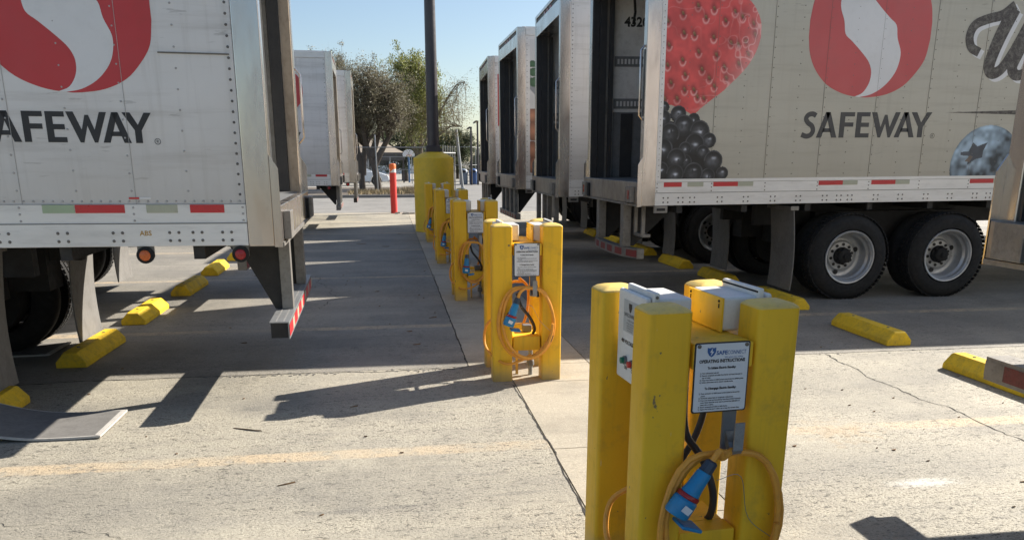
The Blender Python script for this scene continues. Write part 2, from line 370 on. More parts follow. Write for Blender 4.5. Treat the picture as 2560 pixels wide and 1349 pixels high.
OUTL = [(1.0,-.12),(.952,-.40),(.822,-.61),(.634,-.80),(.38,-.92),(.11,-.965),(-.08,-.965),(-.35,-.918),(-.63,-.793),(-.836,-.59),(-.953,-.364),(-.998,-.12)]
SWL = [(-.475,.10),(-.48,.02),(-.41,-.017-.05),(-.285,-.172),(-.107,-.328),(.018,-.46),(.075,-.60),(.058,-.76),(-.031,-.90),(-.158,-.957)]
SWR = [(.14,.196),(.32,.04),(.45,-.113),(.53,-.317),(.507,-.525),(.423,-.687),(.282,-.829),(.106,-.925),(-.077,-.965)]
def logo(T, cx, cz, s, red, parent):
    out = [Vector(p) for p in smoothline(OUTL, 4)]; out = out + [Vector((-p.x, -p.y)) for p in out]
    b = MB(); flat(b, [(cx+p.x*s, cz+p.y*s) for p in out], lambda x, z: T(x, z, .0015)); b.build('logo_shape', red, parent)
    Lh = smoothline([(-p[0], -p[1]) for p in SWR[::-1]][:-2] + SWL[2:], 4)
    Rh = smoothline([(-p[0], -p[1]) for p in SWL[::-1]][:-2] + SWR[2:], 4)
    poly = [tuple(p) for p in Lh] + [tuple(p) for p in Rh[::-1]]
    b = MB(); flat(b, [(cx+x*s, cz+z*s) for x, z in poly], lambda x, z: T(x, z, .0028)); b.build('logo_swirl', M['logo_white'], parent)

def print_mesh(name, parent, T, u0, u1, z0, z1, step, fn):
    """a flat printed picture: a fine sheet whose colour is the print"""
    nu = int((u1-u0)/step)+1; nz = int((z1-z0)/step)+1
    U, Zg = np.meshgrid(u0+np.arange(nu)*step, z0+np.arange(nz)*step, indexing='ij')
    mask, col = fn(U, Zg)
    idx = -np.ones(U.shape, int)
    cell = mask[:-1,:-1] & mask[1:,:-1] & mask[1:,1:] & mask[:-1,1:]
    use = np.zeros(U.shape, bool); use[:-1,:-1] |= cell; use[1:,:-1] |= cell; use[1:,1:] |= cell; use[:-1,1:] |= cell
    idx[use] = np.arange(use.sum())
    vs = [T(a, b) for a, b in zip(U[use], Zg[use])]
    fs = np.stack([idx[:-1,:-1][cell], idx[1:,:-1][cell], idx[1:,1:][cell], idx[:-1,1:][cell]], 1).tolist()
    me = bpy.data.meshes.new(name); me.from_pydata(vs, [], fs)
    ca = me.color_attributes.new('Col', 'FLOAT_COLOR', 'POINT')
    c4 = np.ones((len(vs), 4)); c4[:, :3] = col[use]; ca.data.foreach_set('color', c4.ravel())
    me.materials.append(M['print']); o = bpy.data.objects.new(name, me); C.objects.link(o); o.parent = parent
    return o
def inpoly(U, Z, pts):
    m = np.zeros(U.shape, bool); n = len(pts)
    for i in range(n):
        x1, y1 = pts[i][:2]; x2, y2 = pts[(i+1) % n][:2]
        if y1 == y2: continue
        c = ((y1 > Z) != (y2 > Z)) & (U < (x2-x1)*(Z-y1)/(y2-y1)+x1); m ^= c
    return m
def vnoise(U, Z, s, seed=0):
    rs = np.random.RandomState(seed); g = rs.rand(64, 64)
    x = U*s; y = Z*s; xi = np.floor(x).astype(int); yi = np.floor(y).astype(int); fx = x-xi; fy = y-yi
    fx = fx*fx*(3-2*fx); fy = fy*fy*(3-2*fy); q = lambda a, b: g[a % 64, b % 64]
    return (q(xi,yi)*(1-fx)+q(xi+1,yi)*fx)*(1-fy)+(q(xi,yi+1)*(1-fx)+q(xi+1,yi+1)*fx)*fy

# ------------------------------------------------------------------ ground
b = MB(); b.add([(-400,-60,-.06),(400,-60,-.06),(400,900,-.06),(-400,900,-.06)], [(0,1,2,3)])
tag(b.build('ground', M['groundfar'], recalc=False), kind='structure')
rows = [-8, -1, 2.7, 6.4, 10.1, 13.8, 17.5, 21.2, 24.9, 27.0]
yard = MB().box(-70, 70, -9, 27.2, -.055, -.045).build('concrete_yard', M['crack']); tag(yard, kind='structure')
g = .004
for i in range(len(rows)-1):
    for x0, x1 in ((-70,-22),(-22,-7.2),(-7.2,None),(None,9.5),(9.5,24),(24,70)):
        a = x0 if x0 is not None else (1.62 if rows[i] >= -1 else .6)
        c = x1 if x1 is not None else (.9 if rows[i] in (2.7,) else .6)
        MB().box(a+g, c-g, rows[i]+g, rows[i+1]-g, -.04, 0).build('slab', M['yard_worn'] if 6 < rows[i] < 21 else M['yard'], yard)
    if rows[i] >= -1:
        xs = .9 if rows[i] == 2.7 else .6
        ys = {2.7: [2.7, 3.4, 4.37, 5.85, 6.4]}.get(rows[i], [rows[i], (rows[i]+rows[i+1])/2, rows[i+1]])
        for p, q in zip(ys, ys[1:]):
            xx = .57 if rows[i] == -1 else (.6 if p == 5.85 else xs)
            MB().box(xs+g, 1.62-g, p+g, q-g, -.04, 0).build('slab', M['strip'], yard)
rng = random.Random(4)
def crack(pts, wid, seed, amp=.03, step=.03, z=.002):
    rg = random.Random(seed); P = []
    for (x0,y0),(x1,y1) in zip(pts, pts[1:]):
        L = math.hypot(x1-x0, y1-y0); n = max(2, int(L/step))
        for k in range(n): P.append((x0+(x1-x0)*k/n, y0+(y1-y0)*k/n))
    P.append(pts[-1]); mb = MB(); out = []
    for i, (x, y) in enumerate(P):
        nx = noise.noise(Vector((x*3.1+seed, y*3.1, 0)))*amp*1.6 + noise.noise(Vector((x*14+seed, y*14, 3)))*amp*.7
        ny = noise.noise(Vector((x*3.1, y*3.1+seed, 9)))*amp*1.6 + noise.noise(Vector((x*14, y*14+seed, 5)))*amp*.7
        out.append((x+nx, y+ny))
    ws = [max(.0008, wid*(.35+1.1*abs(noise.noise(Vector((i*.23, seed, 0))))*1.6)*(1 if 0 < i < len(P)-1 else .1)) for i in range(len(P))]
    ribbon(mb, out, ws, lambda x, y: (x, y, z)); o = mb.build('crack', M['crack'], yard, recalc=False)
    o.data.flip_normals() if o.data.polygons[0].normal.z < 0 else None
crack([(3.78,6.38),(3.72,5.6),(3.70,4.95),(3.80,4.62),(3.75,4.2),(3.74,3.4)], .014, 1, .035)
crack([(3.75,3.4),(3.6,1.5)], .008, 11, .03)
crack([(1.65,6.4),(6.6,6.4)], .012, 2, .018)
crack([(-2.9,6.37),(-1.5,6.38),(.5,6.35)], .018, 3, .02)
crack([(-1.12,12.0),(-.9,11.0),(-.7,10.1),(-.85,9.3)], .010, 4, .05)
crack([(.88,5.8),(.9,4.4),(.88,3.3),(.86,2.7)], .012, 5, .01)
crack([(.61,12),(.6,9.7),(.6,6.4)], .012, 6, .01)
crack([(2.2,10.6),(2.6,9.6),(3.4,8.7)], .008, 7, .05)
crack([(-2.4,4.0),(-1.2,3.5)], .003, 8, .05)
crack([(1.9,13.2),(2.1,14.8)], .008, 9, .05)
crack([(-1.6,24.5),(0,24.6),(2,24.4)], .02, 10, .04)
# old patched transverse joint, crumbs along it
mb = MB(); rg = random.Random(8)
for k in range(160):
    x = rg.uniform(-1.5, .55) if k < 150 else rg.uniform(1.7, 6); y = 6.36+rg.gauss(0, .025); s = rg.uniform(.002, .007)
    mb.box(x-s*1.5, x+s*1.5, y-s, y+s, 0, s*.7)
tag(mb.build('grit', M['kerb']), 'small crumbs of broken concrete along the joint', 'grit', kind='stuff')
# road, kerb, verge, court beyond
tag(MB().box(-90, 90, 27.02, 38.0, -.055, -.004).build('road', M['road']), kind='structure')
kerb = MB().box(-90, 3.6, 38.01, 38.16, -.05, .13).build('kerb', M['kerb'], bev=.015); tag(kerb, kind='structure')
mb = MB(); mb.box(-90, 3.4, 38.165, 50.0, -.05, .10)
tag(mb.build('verge', M['dirt']), kind='structure')
tag(MB().box(3.62, 90, 38.01, 57.99, -.055, -.008).build('driveway', M['road']), kind='structure')
tag(MB().box(-90, 3.4, 50.02, 110, -.05, .0).build('car_park', M['court']), kind='structure')
tag(MB().box(3.62, 90, 58, 110, -.05, .03).build('court', M['court']), kind='structure')

# ------------------------------------------------------------------ trailers
def rivet_at(mb, x, y, z, r=.009, h=.005, side=-1):
    """small dome on a wall facing side (-1: towards -Y)"""
    vs = [(x+r*math.cos(a*math.pi/3), y, z+r*math.sin(a*math.pi/3)) for a in range(6)] + [(x+r*.55*math.cos(a*math.pi/3), y+side*h, z+r*.55*math.sin(a*math.pi/3)) for a in range(6)]
    mb.add(vs, [(i, (i+1) % 6, 6+(i+1) % 6, 6+i) for i in range(6)] + [tuple(range(6, 12))])

def wheel(parent, x, y0, z, r, face, d):
    """dual road wheel; face=-1: outer face towards -Y at y0"""
    s = -face            # inward direction
    wd = .26
    def T(prof, seg=40): return [(rr, s*h) for rr, h in prof]
    MB().lathe([(.30, s*.50), (.30, s*.72), (.0001, s*.73)], (x, y0, z), 'y', 24).build('brake_drum', M['black'], parent, smooth=True)
    for k in (0, 1):
        o = y0+s*k*.31
        b = MB(); b.lathe(T([(.325,.03),(.34,.005),(.40,.0),(.455,.012),(r-.02,.045),(r,.075),(r,wd-.075),(r-.02,wd-.045),(.455,wd-.012),(.40,wd),(.34,wd-.005),(.325,wd-.03)]), (x, o, z), 'y', 44)
        b.v, fs = b.v, b.f[:-2]; b.f = fs
        # ring closed on the inside
        n = 44; m_ = len(b.v)//n
        b.f += [((m_-1)*n+k2, (m_-1)*n+(k2+1) % n, (k2+1) % n, k2) for k2 in range(n)]
        ty = b.build('tyre', M['rubber'], parent, smooth=True, angle=50)
        if k: continue
        b = MB()
        for a in range(60):      # tread blocks
            an = a*2*math.pi/60
            for hh in (.055, .13, .205):
                c = Vector((math.cos(an), 0, math.sin(an))); t = Vector((-math.sin(an), 0, math.cos(an)))
                p = Vector((x, o+s*(hh), z))+c*r; q = []
                for dr in (-.004, .009):
                    for (dt, dy) in ((-.02,-.025),(.02,-.025),(.02,.025),(-.02,.025)): q.append(p+c*dr+t*dt+Vector((0,dy,0)))
                b.add(q, [(4,5,6,7),(0,1,5,4),(1,2,6,5),(2,3,7,6),(3,0,4,7)])
        tag(b.build('tread', M['rubber'], ty), kind='stuff')
        rim = MB(); rim.lathe(T([(.322,.012),(.316,.0),(.302,.004),(.296,.02),(.286,.03),(.283,.075),(.262,.10),(.258,.13),(.266,.14),(.262,.205),(.250,.222),(.215,.232)]), (x, o, z), 'y', 44)
        rim.f = rim.f[:-2]; rim.build('rim', M['rim'], parent, smooth=True, angle=30)
        disc = MB(); disc.lathe(T([(.216,.234),(.19,.232),(.178,.218),(.168,.205),(.09,.203)]), (x, o, z), 'y', 40)
        disc.f = disc.f[:-2]; dk = disc.build('wheel_disc', M['rim'], parent, smooth=True, angle=25)
        holes = MB(); bolts = MB()
        for a in range(10):
            an = a*math.pi/5+.2; cx, cz = x+.138*math.cos(an), z+.138*math.sin(an)
            holes.lathe(T([(.019,.196),(.019,.2025),(.0001,.2026)]), (cx, o, cz), 'y', 10)
        tag(holes.build('lug_hole', M['black'], dk, smooth=True), kind='stuff')
        b = MB()
        for a in (.35, 2.4, 4.5): 
            cx, cz = x+.205*math.cos(a), z+.205*math.sin(a); b.lathe(T([(.032,.222),(.030,.228),(.0001,.229)]), (cx, o, cz), 'y', 12)
        b.build('hand_hole', M['black'], dk, smooth=True)
        hub = MB(); hub.lathe(T([(.105,.205),(.103,.17),(.088,.16),(.084,.115),(.06,.10),(.03,.095),(.028,.08),(.0001,.078)]), (x, o, z), 'y', 20)
        for a in range(8):
            an = a*math.pi/4; hub.box(x+.098*math.cos(an)-.009, x+.098*math.cos(an)+.009, o+s*.135, o+s*.168, z+.098*math.sin(an)-.009, z+.098*math.sin(an)+.009)
        hub.build('hub', M['rubber'], parent, smooth=True)

def trailer(label, d, X, Y0, zb=1.13, zt=4.1, length=12.4, side='white', detail=2, pitch=.007, tapes=(), guard='straight', handle=True, numbers='', group='refrigerated trailers', floor=1.36, wheels=True, lamps=False, gz=.47, yaw=0.0, oldtape=False):
    root = empty('semi_trailer', (X, Y0, 0), label, 'semi trailer', group, rot=(0, -d*pitch, R(yaw)))
    W = 2.6
    def box(mb, u0, u1, v0, v1, z0, z1): return mb.box(d*u0, d*u1, v0, v1, z0, z1)
    def T(u, z, off=0.0, v=0.0): return (d*u, v-off, z)
    zl = zb+.14; zu = zb+.26; ztr = zt-.16
    sm = M[side]
    # side walls in panels, near and far
    seams = [.165]
    while seams[-1] < length-1.2: seams.append(seams[-1]+.655)
    seams.append(length-.01)
    for v0, v1 in ((0.012, .05), (W-.05, W-.012)):
        far = v0 > 1
        ss = seams if not far else [seams[0], seams[len(seams)//2], seams[-1]]
        for a, c in zip(ss, ss[1:]):
            box(MB(), a+.0015, c-.0015, v0, v1, zu, ztr).build('wall_panel', sm if not far else M['white'], root)
    box(MB(), length-.01, length+.05, 0.0, W, zb, zt).build('front_wall', M['white'], root, bev=.03)
    box(MB(), .1, length, .02, W-.02, zt-.03, zt).build('roof', M['white'], root)
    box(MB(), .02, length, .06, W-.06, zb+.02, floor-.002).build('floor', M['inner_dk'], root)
    b = box(MB(), .3, length-.05, .0505, .075, floor, zt-.04); box(b, .3, length-.05, W-.075, W-.0505, floor, zt-.04); box(b, length-.1, length-.05, .076, W-.076, floor, zt-.04)
    b.build('inner_wall', M['inner'], root)
    box(MB(), .3, length-.05, .076, W-.076, zt-.1, zt-.045).build('ceiling_liner', M['inner'], root)
    if detail > 1:
        # interior: logistics tracks, lower liner, dark post
        for z0 in (2.345, 2.90):
            b = box(MB(), .34, 6, W-.085, W-.0752, z0, z0+.135); tr = b.build('logistic_track', M['inner_dk'], root)
            b = MB()
            for k in range(70): u = .38+k*.052; box(b, u, u+.028, W-.089, W-.0852, z0+.035, z0+.10)
            tag(b.build('track_slot', M['inner'], tr), kind='stuff')
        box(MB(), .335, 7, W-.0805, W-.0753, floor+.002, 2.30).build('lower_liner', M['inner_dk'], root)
        box(MB(), .45, .62, W-.10, W-.081, floor+.002, 2.28).build('inner_post', M['track'], root)
        if numbers:
            b = MB()
            for i, s in enumerate(numbers.split('/')):
                put_text(b, s, .17 if i == 0 else .12, lambda a, c: (d*.47+a if d > 0 else a-.9, W-.0765, 3.42-.33*i+c), off=.006)
            b.build('stencil_number', M['ink'], root, recalc=False)
        # pull strap
        b = MB(); b.tube([(d*.5, 2.2, 3.75), (d*.52, 2.2, 3.55), (d*.5, 2.21, 3.4)], .018, 6); b.build('pull_strap', M['rubber'], root, smooth=True)
    # bottom rail: tape band and bolt band
    for v in (0, 1):
        va, vb = (0.0, .05) if v == 0 else (W-.05, W)
        box(MB(), .165, length, va+.004 if not v else va, vb if not v else vb-.004, zl+.003, zu-.002).build('upper_rail', M['white_rail'], root)
        box(MB(), .165, length, va, vb, zb, zl).build('lower_rail', M['white_rail'], root, bev=.003)
        box(MB(), .165, length, va, vb, ztr+.003, zt-.02).build('top_rail', M['white_rail'], root, bev=.01)
    # rivets on the near side
    if detail:
        b = MB(); rd = MB()
        near = 8.5 if detail > 1 else 3.5
        z = zu+.06
        while z < ztr:
            rivet_at(b, d*.195, .012, z, .009); z += .062 if detail > 1 else .1
        u = .2
        while u < near: rivet_at(rd, d*u, .012, zu+.018, .008, .004); u += .055
        for k, s_ in enumerate(seams):
            if s_ > near: break
            for off in ((0.02, .34) if k else (.34,)):
                z = zu+.08
                while z < ztr and detail > 1:
                    rivet_at(rd, d*(s_+off), .012, z, .0075, .003); z += .105 if off < .1 else .12
            for zz in (zl+.02, zl+.06, zl+.10): rivet_at(rd, d*(s_+.02), .004, zz, .008, .004)
            for du in (.10, .155) if k % 3 else (.1, .155, .28, .335):
                for zz in (zb+.035, zb+.085): rivet_at(b, d*(s_+du), 0, zz, .0105, .007)
            for du in (.42, .475):
                for zz in (zb+.035, zb+.085): rivet_at(b, d*(s_+du), 0, zz, .0105, .007)
        tag(b.build('bolt_heads', M['bolt'], root), kind='stuff'); tag(rd.build('rivet_heads', M['rivet_light'] if side == 'white' else M['seam'], root), kind='stuff')
        b = MB()
        for s_ in seams[1:-1]:
            if s_ < near: box(b, s_-.0011, s_+.0011, .0085, .012, zu, ztr)
        if detail > 1: tag(b.build('panel_seams', M['seam'] if side == 'wrap' else M['seam_light'], root), kind='stuff')
        box(MB(), .165, near, -.001, .004, zl-.001, zl+.004).build('rail_groove', M['seam'], root)
    for (u0, u1, mt) in tapes:
        box(MB(), u0, u1, .0015, .0045, zl+.067, zl+.117).build('reflective_tape', M[mt], root)
    # rear frame: corner posts, header, sill
    for v0, v1 in ((-.004, .11), (W-.11, W+.004)):
        box(MB(), 0, .163, v0, v1, zb-.005, zt-.01).build('corner_post', M['steel'], root, bev=.008)
        o = -.002 if v0 < 1 else .002
        pts = [(d*-.05, zb-.012), (d*.0, zb-.012), (d*.0, 1.68), (d*-.05, 1.60)]
        va, vb = (v0-.003, v0+.007) if v0 < 1 else (v1-.007, v1+.003)
        MB().prism(pts, 'y', va, vb).build('post_flange', M['steel'], root)
    hd = box(MB(), 0, .25, .111, W-.111, zt-.36, zt-.13).build('header', M['steel'], root, bev=.006)
    box(MB(), .02, .25, .111, W-.111, zt-.128, zt-.06).build('lamp_recess', M['track'], root)
    box(MB(), .0, .25, .111, W-.111, zt-.058, zt-.005).build('header_cap', M['steel'], root, bev=.006)
    b = MB()
    for v in (1.0, 1.3, 1.6): box(b, .01, .02, v-.05, v+.05, zt-.115, zt-.075)
    b.build('marker_lamp', M['lens_red'], root)
    # door tracks inside the jambs and the rolled door
    for far in (0, 1):
        q = lambda a, c: (W-c, W-a) if far else (a, c)
        box(MB(), .012, .10, *q(.111, .135), floor+.002, zt-.362).build('door_seal', M['tan'] if (far and d < 0) else M['track'], root)
        box(MB(), .105, .20, *q(.111, .17), floor+.002, zt-.362).build('door_track', M['track'], root)
        box(MB(), .205, .235, *q(.111, .15), floor+.002, zt-.362).build('track_strip', M['steel_dull'], root)
        box(MB(), .24, .299, *q(.111, .125 if d < 0 else .18), floor+.002, zt-.362).build('door_post', M['inner'] if d < 0 else M['track'], root)
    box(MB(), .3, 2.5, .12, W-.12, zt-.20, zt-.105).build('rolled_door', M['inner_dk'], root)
    # dock sill
    box(MB(), -.05, .02, .008, W-.008, zb+.02, floor).build('dock_sill', M['steel'] if d < 0 else M['sill'], root, bev=.006)  # sunlit left sills keep bright steel; right sills carry shade in their colour
    box(MB(), -.058, .3, .008, W-.008, zb-.008, zb+.018).build('sill_lip', M['steel_dull'], root)
    for v in (.10, W-.30):
        bp = box(MB(), -.10, -.051, v, v+.20, zb+.03, zb+.21).build('dock_bumper', M['steel_dull'], root, bev=.004)
        if lamps: box(MB(), -.104, -.1005, v+.06, v+.12, zb+.07, zb+.17).build('tail_lamp', M['lens_red'], bp)
        box(MB(), -.075, -.051, v+(.21 if v < 1 else -.09), v+(.29 if v < 1 else -.01), zb+.02, zb+.20).build('bumper_block', M['rubber'], root)
    if handle:
        b = MB(); hv = .05 if d > 0 else W-.05
        hz = (2.08, 2.86) if d > 0 else (1.80, 2.45)
        b.tube([(d*-.002, hv, hz[0]), (d*-.045, hv, hz[0]+.05), (d*-.045, hv, hz[1]-.05), (d*-.002, hv, hz[1])], .012, 6)
        b.build('grab_handle', M['steel'], root, smooth=True)
        if d > 0: box(MB(), -.0035, -.0005, hv-.022, hv+.03, hz[0]+.04, hz[1]-.04).build('handle_recess', M['track'], root)
    # underride guard
    def tapebar(us, vs, z0, z1, uo, ang=False):
        n = len(vs)-1
        for i in range(n):
            mt = ('red_tape', 'red_tape', 'white_tape')[i % 3] if n > 15 else ('red_tape', 'white_tape')[i % 2]
            if d > 0 or X < -.8: mt = 'tape_dim' if mt == 'red_tape' else 'steel_dull'
            if oldtape: mt = ('tape_old', 'steel_dull', 'tape_old', 'tape_old')[i % 4]
            MB().add([(d*(us[i]-.003), vs[i], z0+.02), (d*(us[i+1]-.003), vs[i+1], z0+.02), (d*(us[i+1]-.003), vs[i+1], z1-.02), (d*(us[i]-.003), vs[i], z1-.02)], [(0,1,2,3)]).build('guard_tape', M[mt], root)
    z0, z1 = gz, gz+.12
    if guard == 'wide':      # two legs with gusset plates, C shaped perforated bar
        b = MB(); vs = [.12+i*(W-.24)/18 for i in range(19)]
        b = box(MB(), -.04, .09, .12, W-.12, z1-.008, z1); box(b, -.04, -.032, .12, W-.12, z0, z1-.0082)
        gb = b.build('guard_bar', M['steel_dull'] if oldtape else M['galv'], root)
        box(MB(), -.031, .085, .14, W-.14, z0+.005, z1-.01).build('guard_core', M['black'], gb)
        hb = MB()
        for k in range(60):
            v = .16+k*.038
            for u in (.0, .05): hb.lathe([(.0055,0),(.0055,.0015),(.0001,.0015)], (d*u, v, z1), 'z', 8)
        tag(hb.build('drain_hole', M['flap_edge'], gb), kind='stuff')
        tapebar([-.04]*19, vs, z0, z1, 0)
        for v in (.62, W-.72):
            box(MB(), -.03, .05, v, v+.10, z1+.001, zb-.01).build('guard_leg', M['steel_dull'], root, bev=.004)
            MB().prism([(d*.051, z1+.002), (d*.10, z1+.002), (d*.36, zb-.012), (d*.051, zb-.012)], 'y', v+.02, v+.03).build('gusset', M['black'], root)
    elif guard == 'curved':
        vs = [.32+i*(W-.64)/18 for i in range(19)]; us = [-.06+.14*abs((v-1.3)/1.0)**3 for v in vs]
        b = MB(); n = len(vs)
        V = []
        for u, v in zip(us, vs): V += [(d*u, v, z0), (d*(u+.09), v, z0), (d*(u+.09), v, z1), (d*u, v, z1)]
        F = [(i*4+k, i*4+(k+1) % 4, i*4+4+(k+1) % 4, i*4+4+k) for i in range(n-1) for k in range(4)] + [(0,1,2,3), (n*4-4, n*4-3, n*4-2, n*4-1)]
        b.add(V, F); b.build('guard_bar', M['steel_dull'], root)
        tapebar(us, vs, z0, z1, 0)
        for v in (.62, W-.80):
            box(MB(), -.02, .08, v, v+.14, z1+.001, zb-.01).build('guard_leg', M['steel_dull'], root, bev=.004)
            MB().prism([(d*.081, z1+.002), (d*.14, z1+.002), (d*.7, zb-.012), (d*.081, zb-.012)], 'y', v+.06, v+.075).build('gusset', M['black'], root)
        b = box(MB(), .1, .14, .25, .29, .80, zb-.01); box(b, .1, .14, .55, .59, .80, zb-.01); box(b, .1, .2, .22, .60, .765, .8)
        b.build('step', M['steel_dull'], root)
    elif guard == 'plate':   # angled brackets with round holes
        box(MB(), -.02, .08, .2, W-.2, z0, z1).build('guard_bar', M['black'], root)
        for v in (.35, 1.05, W-1.05, W-.35):
            box(MB(), -.015, .06, v-.05, v+.05, z1+.001, zb-.01).build('guard_leg', M['steel_dull'], root, bev=.004)
        tapebar([-.02]*13, [.2+i*(W-.4)/12 for i in range(13)], z0, z1, 0)
    else:
        box(MB(), -.02, .08, .15, W-.15, z0, z1).build('guard_bar', M['steel_dull'], root, bev=.004)
        tapebar([-.02]*15, [.15+i*(W-.3)/14 for i in range(15)], z0, z1, 0)
        for v in (.40, .95, W-1.05, W-.5):
            box(MB(), -.01, .07, v, v+.11, z1+.001, zb-.01).build('guard_leg', M['steel_dull'], root, bev=.004)
        for v in (.45, W-.45):
            MB().prism([(d*.081, z1+.002), (d*.12, z1+.002), (d*.5, zb-.012), (d*.081, zb-.012)], 'y', v, v+.01).build('gusset', M['black'], root)
    # side marker lamps under the rail
    for u, lens in ((.22, 'lens_red'), (.80 if d < 0 else 1.3, 'lens_amber')):
        if d > 0 and lens == 'lens_amber': continue
        if d > 0:
            br = box(MB(), u-.06, u+.10, .0, .04, zb-.085, zb-.002).build('lamp_bracket', M['steel_dull'], root, bev=.004)
            box(MB(), u-.03, u+.07, -.008, -.001, zb-.06, zb-.03).build('side_lamp', M['black'], br)
            continue
        br = box(MB(), u-.05, u+.05, .02, .035, zb-.07, zb-.002).build('lamp_bracket', M['steel_dull'], root)
        MB().lathe([(.052, 0), (.052, -.03), (.036, -.034), (.0001, -.034)], (d*u, .019, zb-.055), 'y', 20).build('lamp_housing', M['rubber'], br, smooth=True)
        MB().lathe([(.034, -.0345), (.03, -.042), (.015, -.047), (.0001, -.048)], (d*u, .019, zb-.055), 'y', 20).build('side_lamp', M[lens], br, smooth=True)
    # chassis
    b = MB()
    for v in (.75, W-.85): box(b, 1.75, 5.6, v, v+.10, .84, zb-.03)
    for k in range(14): box(b, .45+k*.8, .52+k*.8, .06, W-.06, zb-.09, zb-.005)
    box(b, 4.55, 4.9, .8, 1.3, .62, .84); box(b, 2.3, 4.75, .95, 1.65, .55, .83); box(b, 2.5, 4.5, .62, .93, .66, 1.0); box(b, 2.0, 4.5, W-.93, W-.62, .60, 1.0)
    b.build('chassis', M['black'], root)
    box(MB(), .3, length-.3, .055, W-.055, zb-.004, zb+.015).build('underfloor', M['black'], root)
    if wheels:
        for k, u in enumerate((2.645, 3.956)):
            z = .515-pitch*u
            MB().tube([(d*u, .3, z), (d*u, W-.3, z)], .065, 10).build('axle', M['black'], root, smooth=True)
            wheel(root, d*u, -.05 if False else -.04, z, .515, -1, d); wheel(root, d*u, W+.04, z, .515, 1, d)
            for v in (.70, W-.70):
                MB().lathe([(.0001,0),(.075,.01),(.085,.05),(.085,.09),(.075,.13),(.05,.16),(.0001,.165)], (d*(u-.25), v, z+.16), 'x', 14).build('brake_chamber', M['steel_dull'], root, smooth=True)
                b = MB(); b.tube([(d*(u-.2), v, z+.2), (d*(u-.35), v+.05, z+.36), (d*(u-.6), v, z+.42)], .01, 6); b.build('brake_hose', M['rubber'], root, smooth=True)
            box(MB(), u-.05, u+.05, .78, .82, z, .84).build('hanger', M['black'], root)
    for v in (.04, W-.64):
        b = MB(); n = 9; pts = []
        for i in range(n): t = i/(n-1); pts.append((d*(1.90+.05*math.sin(t*2.4)), zb-.08-t*(zb-.18)))
        pp = pts + [(p[0]+.012, p[1]) for p in pts[::-1]]
        b.prism(pp, 'y', v, v+.6); b.build('mud_flap', M['flap'], root)
        box(MB(), 1.86, 1.96, v-.01, v+.61, zb-.082, zb-.035).build('flap_bracket', M['steel_dull'], root)
    for v in (.5, W-.6):
        box(MB(), 8.6, 8.72, v, v+.11, .08, zb-.02).build('landing_leg', M['black'], root)
        box(MB(), 8.52, 8.80, v-.06, v+.17, .0-pitch*8.7, .08).build('landing_foot', M['steel_dull'], root)
    b = MB(); b.tube([(d*8.66, .6, .75), (d*8.66, W-.5, .75)], .03, 8); b.tube([(d*8.7, .55, .35), (d*9.4, .6, 1.05)], .025, 6); b.build('leg_brace', M['black'], root, smooth=True)
    b = MB(); rg = random.Random(int(Y0*10))
    for k in range(4):
        u0 = 5.2+k*.35; b.tube([Vector((d*(u0+t*.9), .7+.2*k, .95-.22*math.sin(math.pi*t)-.04*k)) for t in np.linspace(0, 1, 9)], .011, 6)
    b.build('air_hose', M['rubber'], root, smooth=True)
    return root, T

# --- right hand row
R1, T1 = trailer('cream trailer with strawberry, blackberry and blueberry print and open rear door', 1, 2.87, 9.05, zb=1.145, side='wrap', guard='curved', numbers='4320', lamps=True, gz=.50,
    tapes=[(.265,.479,'red_tape'),(.549,.74,'white_tape'),(.86,1.159,'red_tape'),(1.16,1.348,'white_tape'),(2.165,2.471,'red_tape'),(2.472,2.66,'white_tape'),(2.838,3.148,'red_tape'),(3.149,3.334,'white_tape'),(4.133,4.448,'red_tape'),(4.449,4.60,'white_tape')], floor=1.41, group='refrigerated trailers backed in on the right')
P = lambda u, z: T1(u, z, .0015-.012)
SB = [(.21,3.543),(.622,3.542),(.957,3.457),(1.152,3.335),(1.244,3.241),(1.301,3.129),(1.319,3.032),(1.311,2.917),(1.274,2.801),(1.209,2.683),(1.123,2.581),(1.018,2.479),(.912,2.385),(.804,2.308),(.697,2.23),(.616,2.161),(.571,2.132),(.494,2.169),(.416,2.202),(.321,2.235),(.21,2.27)]
SB = [(p.x, p.y) for p in smoothline(SB[1:-1], 4)] + [(.21,2.25),(.21,3.6),(.4,3.62)]
SEEDS = [(.402,3.181),(.569,3.264),(.234,3.105),(.754,3.237),(.996,3.211),(.665,3.147),(1.087,3.16),(.892,3.12),(.423,2.988),(.543,2.975),(.766,2.947),(.971,2.894),(1.057,2.879),(1.143,2.905),(.257,2.864),(.601,2.797),(.808,2.768),(.422,2.712),(.25,2.659),(.651,2.616),(.911,2.645),(1.077,2.681),(.459,2.563),(.741,2.526),(.298,2.478),(.939,2.529),(.804,2.443),(.46,2.405),(.568,2.406),(.614,2.331),(.233,2.31),(.378,2.312),(.691,2.315),(1.22,3.095),(1.249,2.981),(1.182,2.782),(.35,3.35),(.62,3.42),(.85,3.38)]
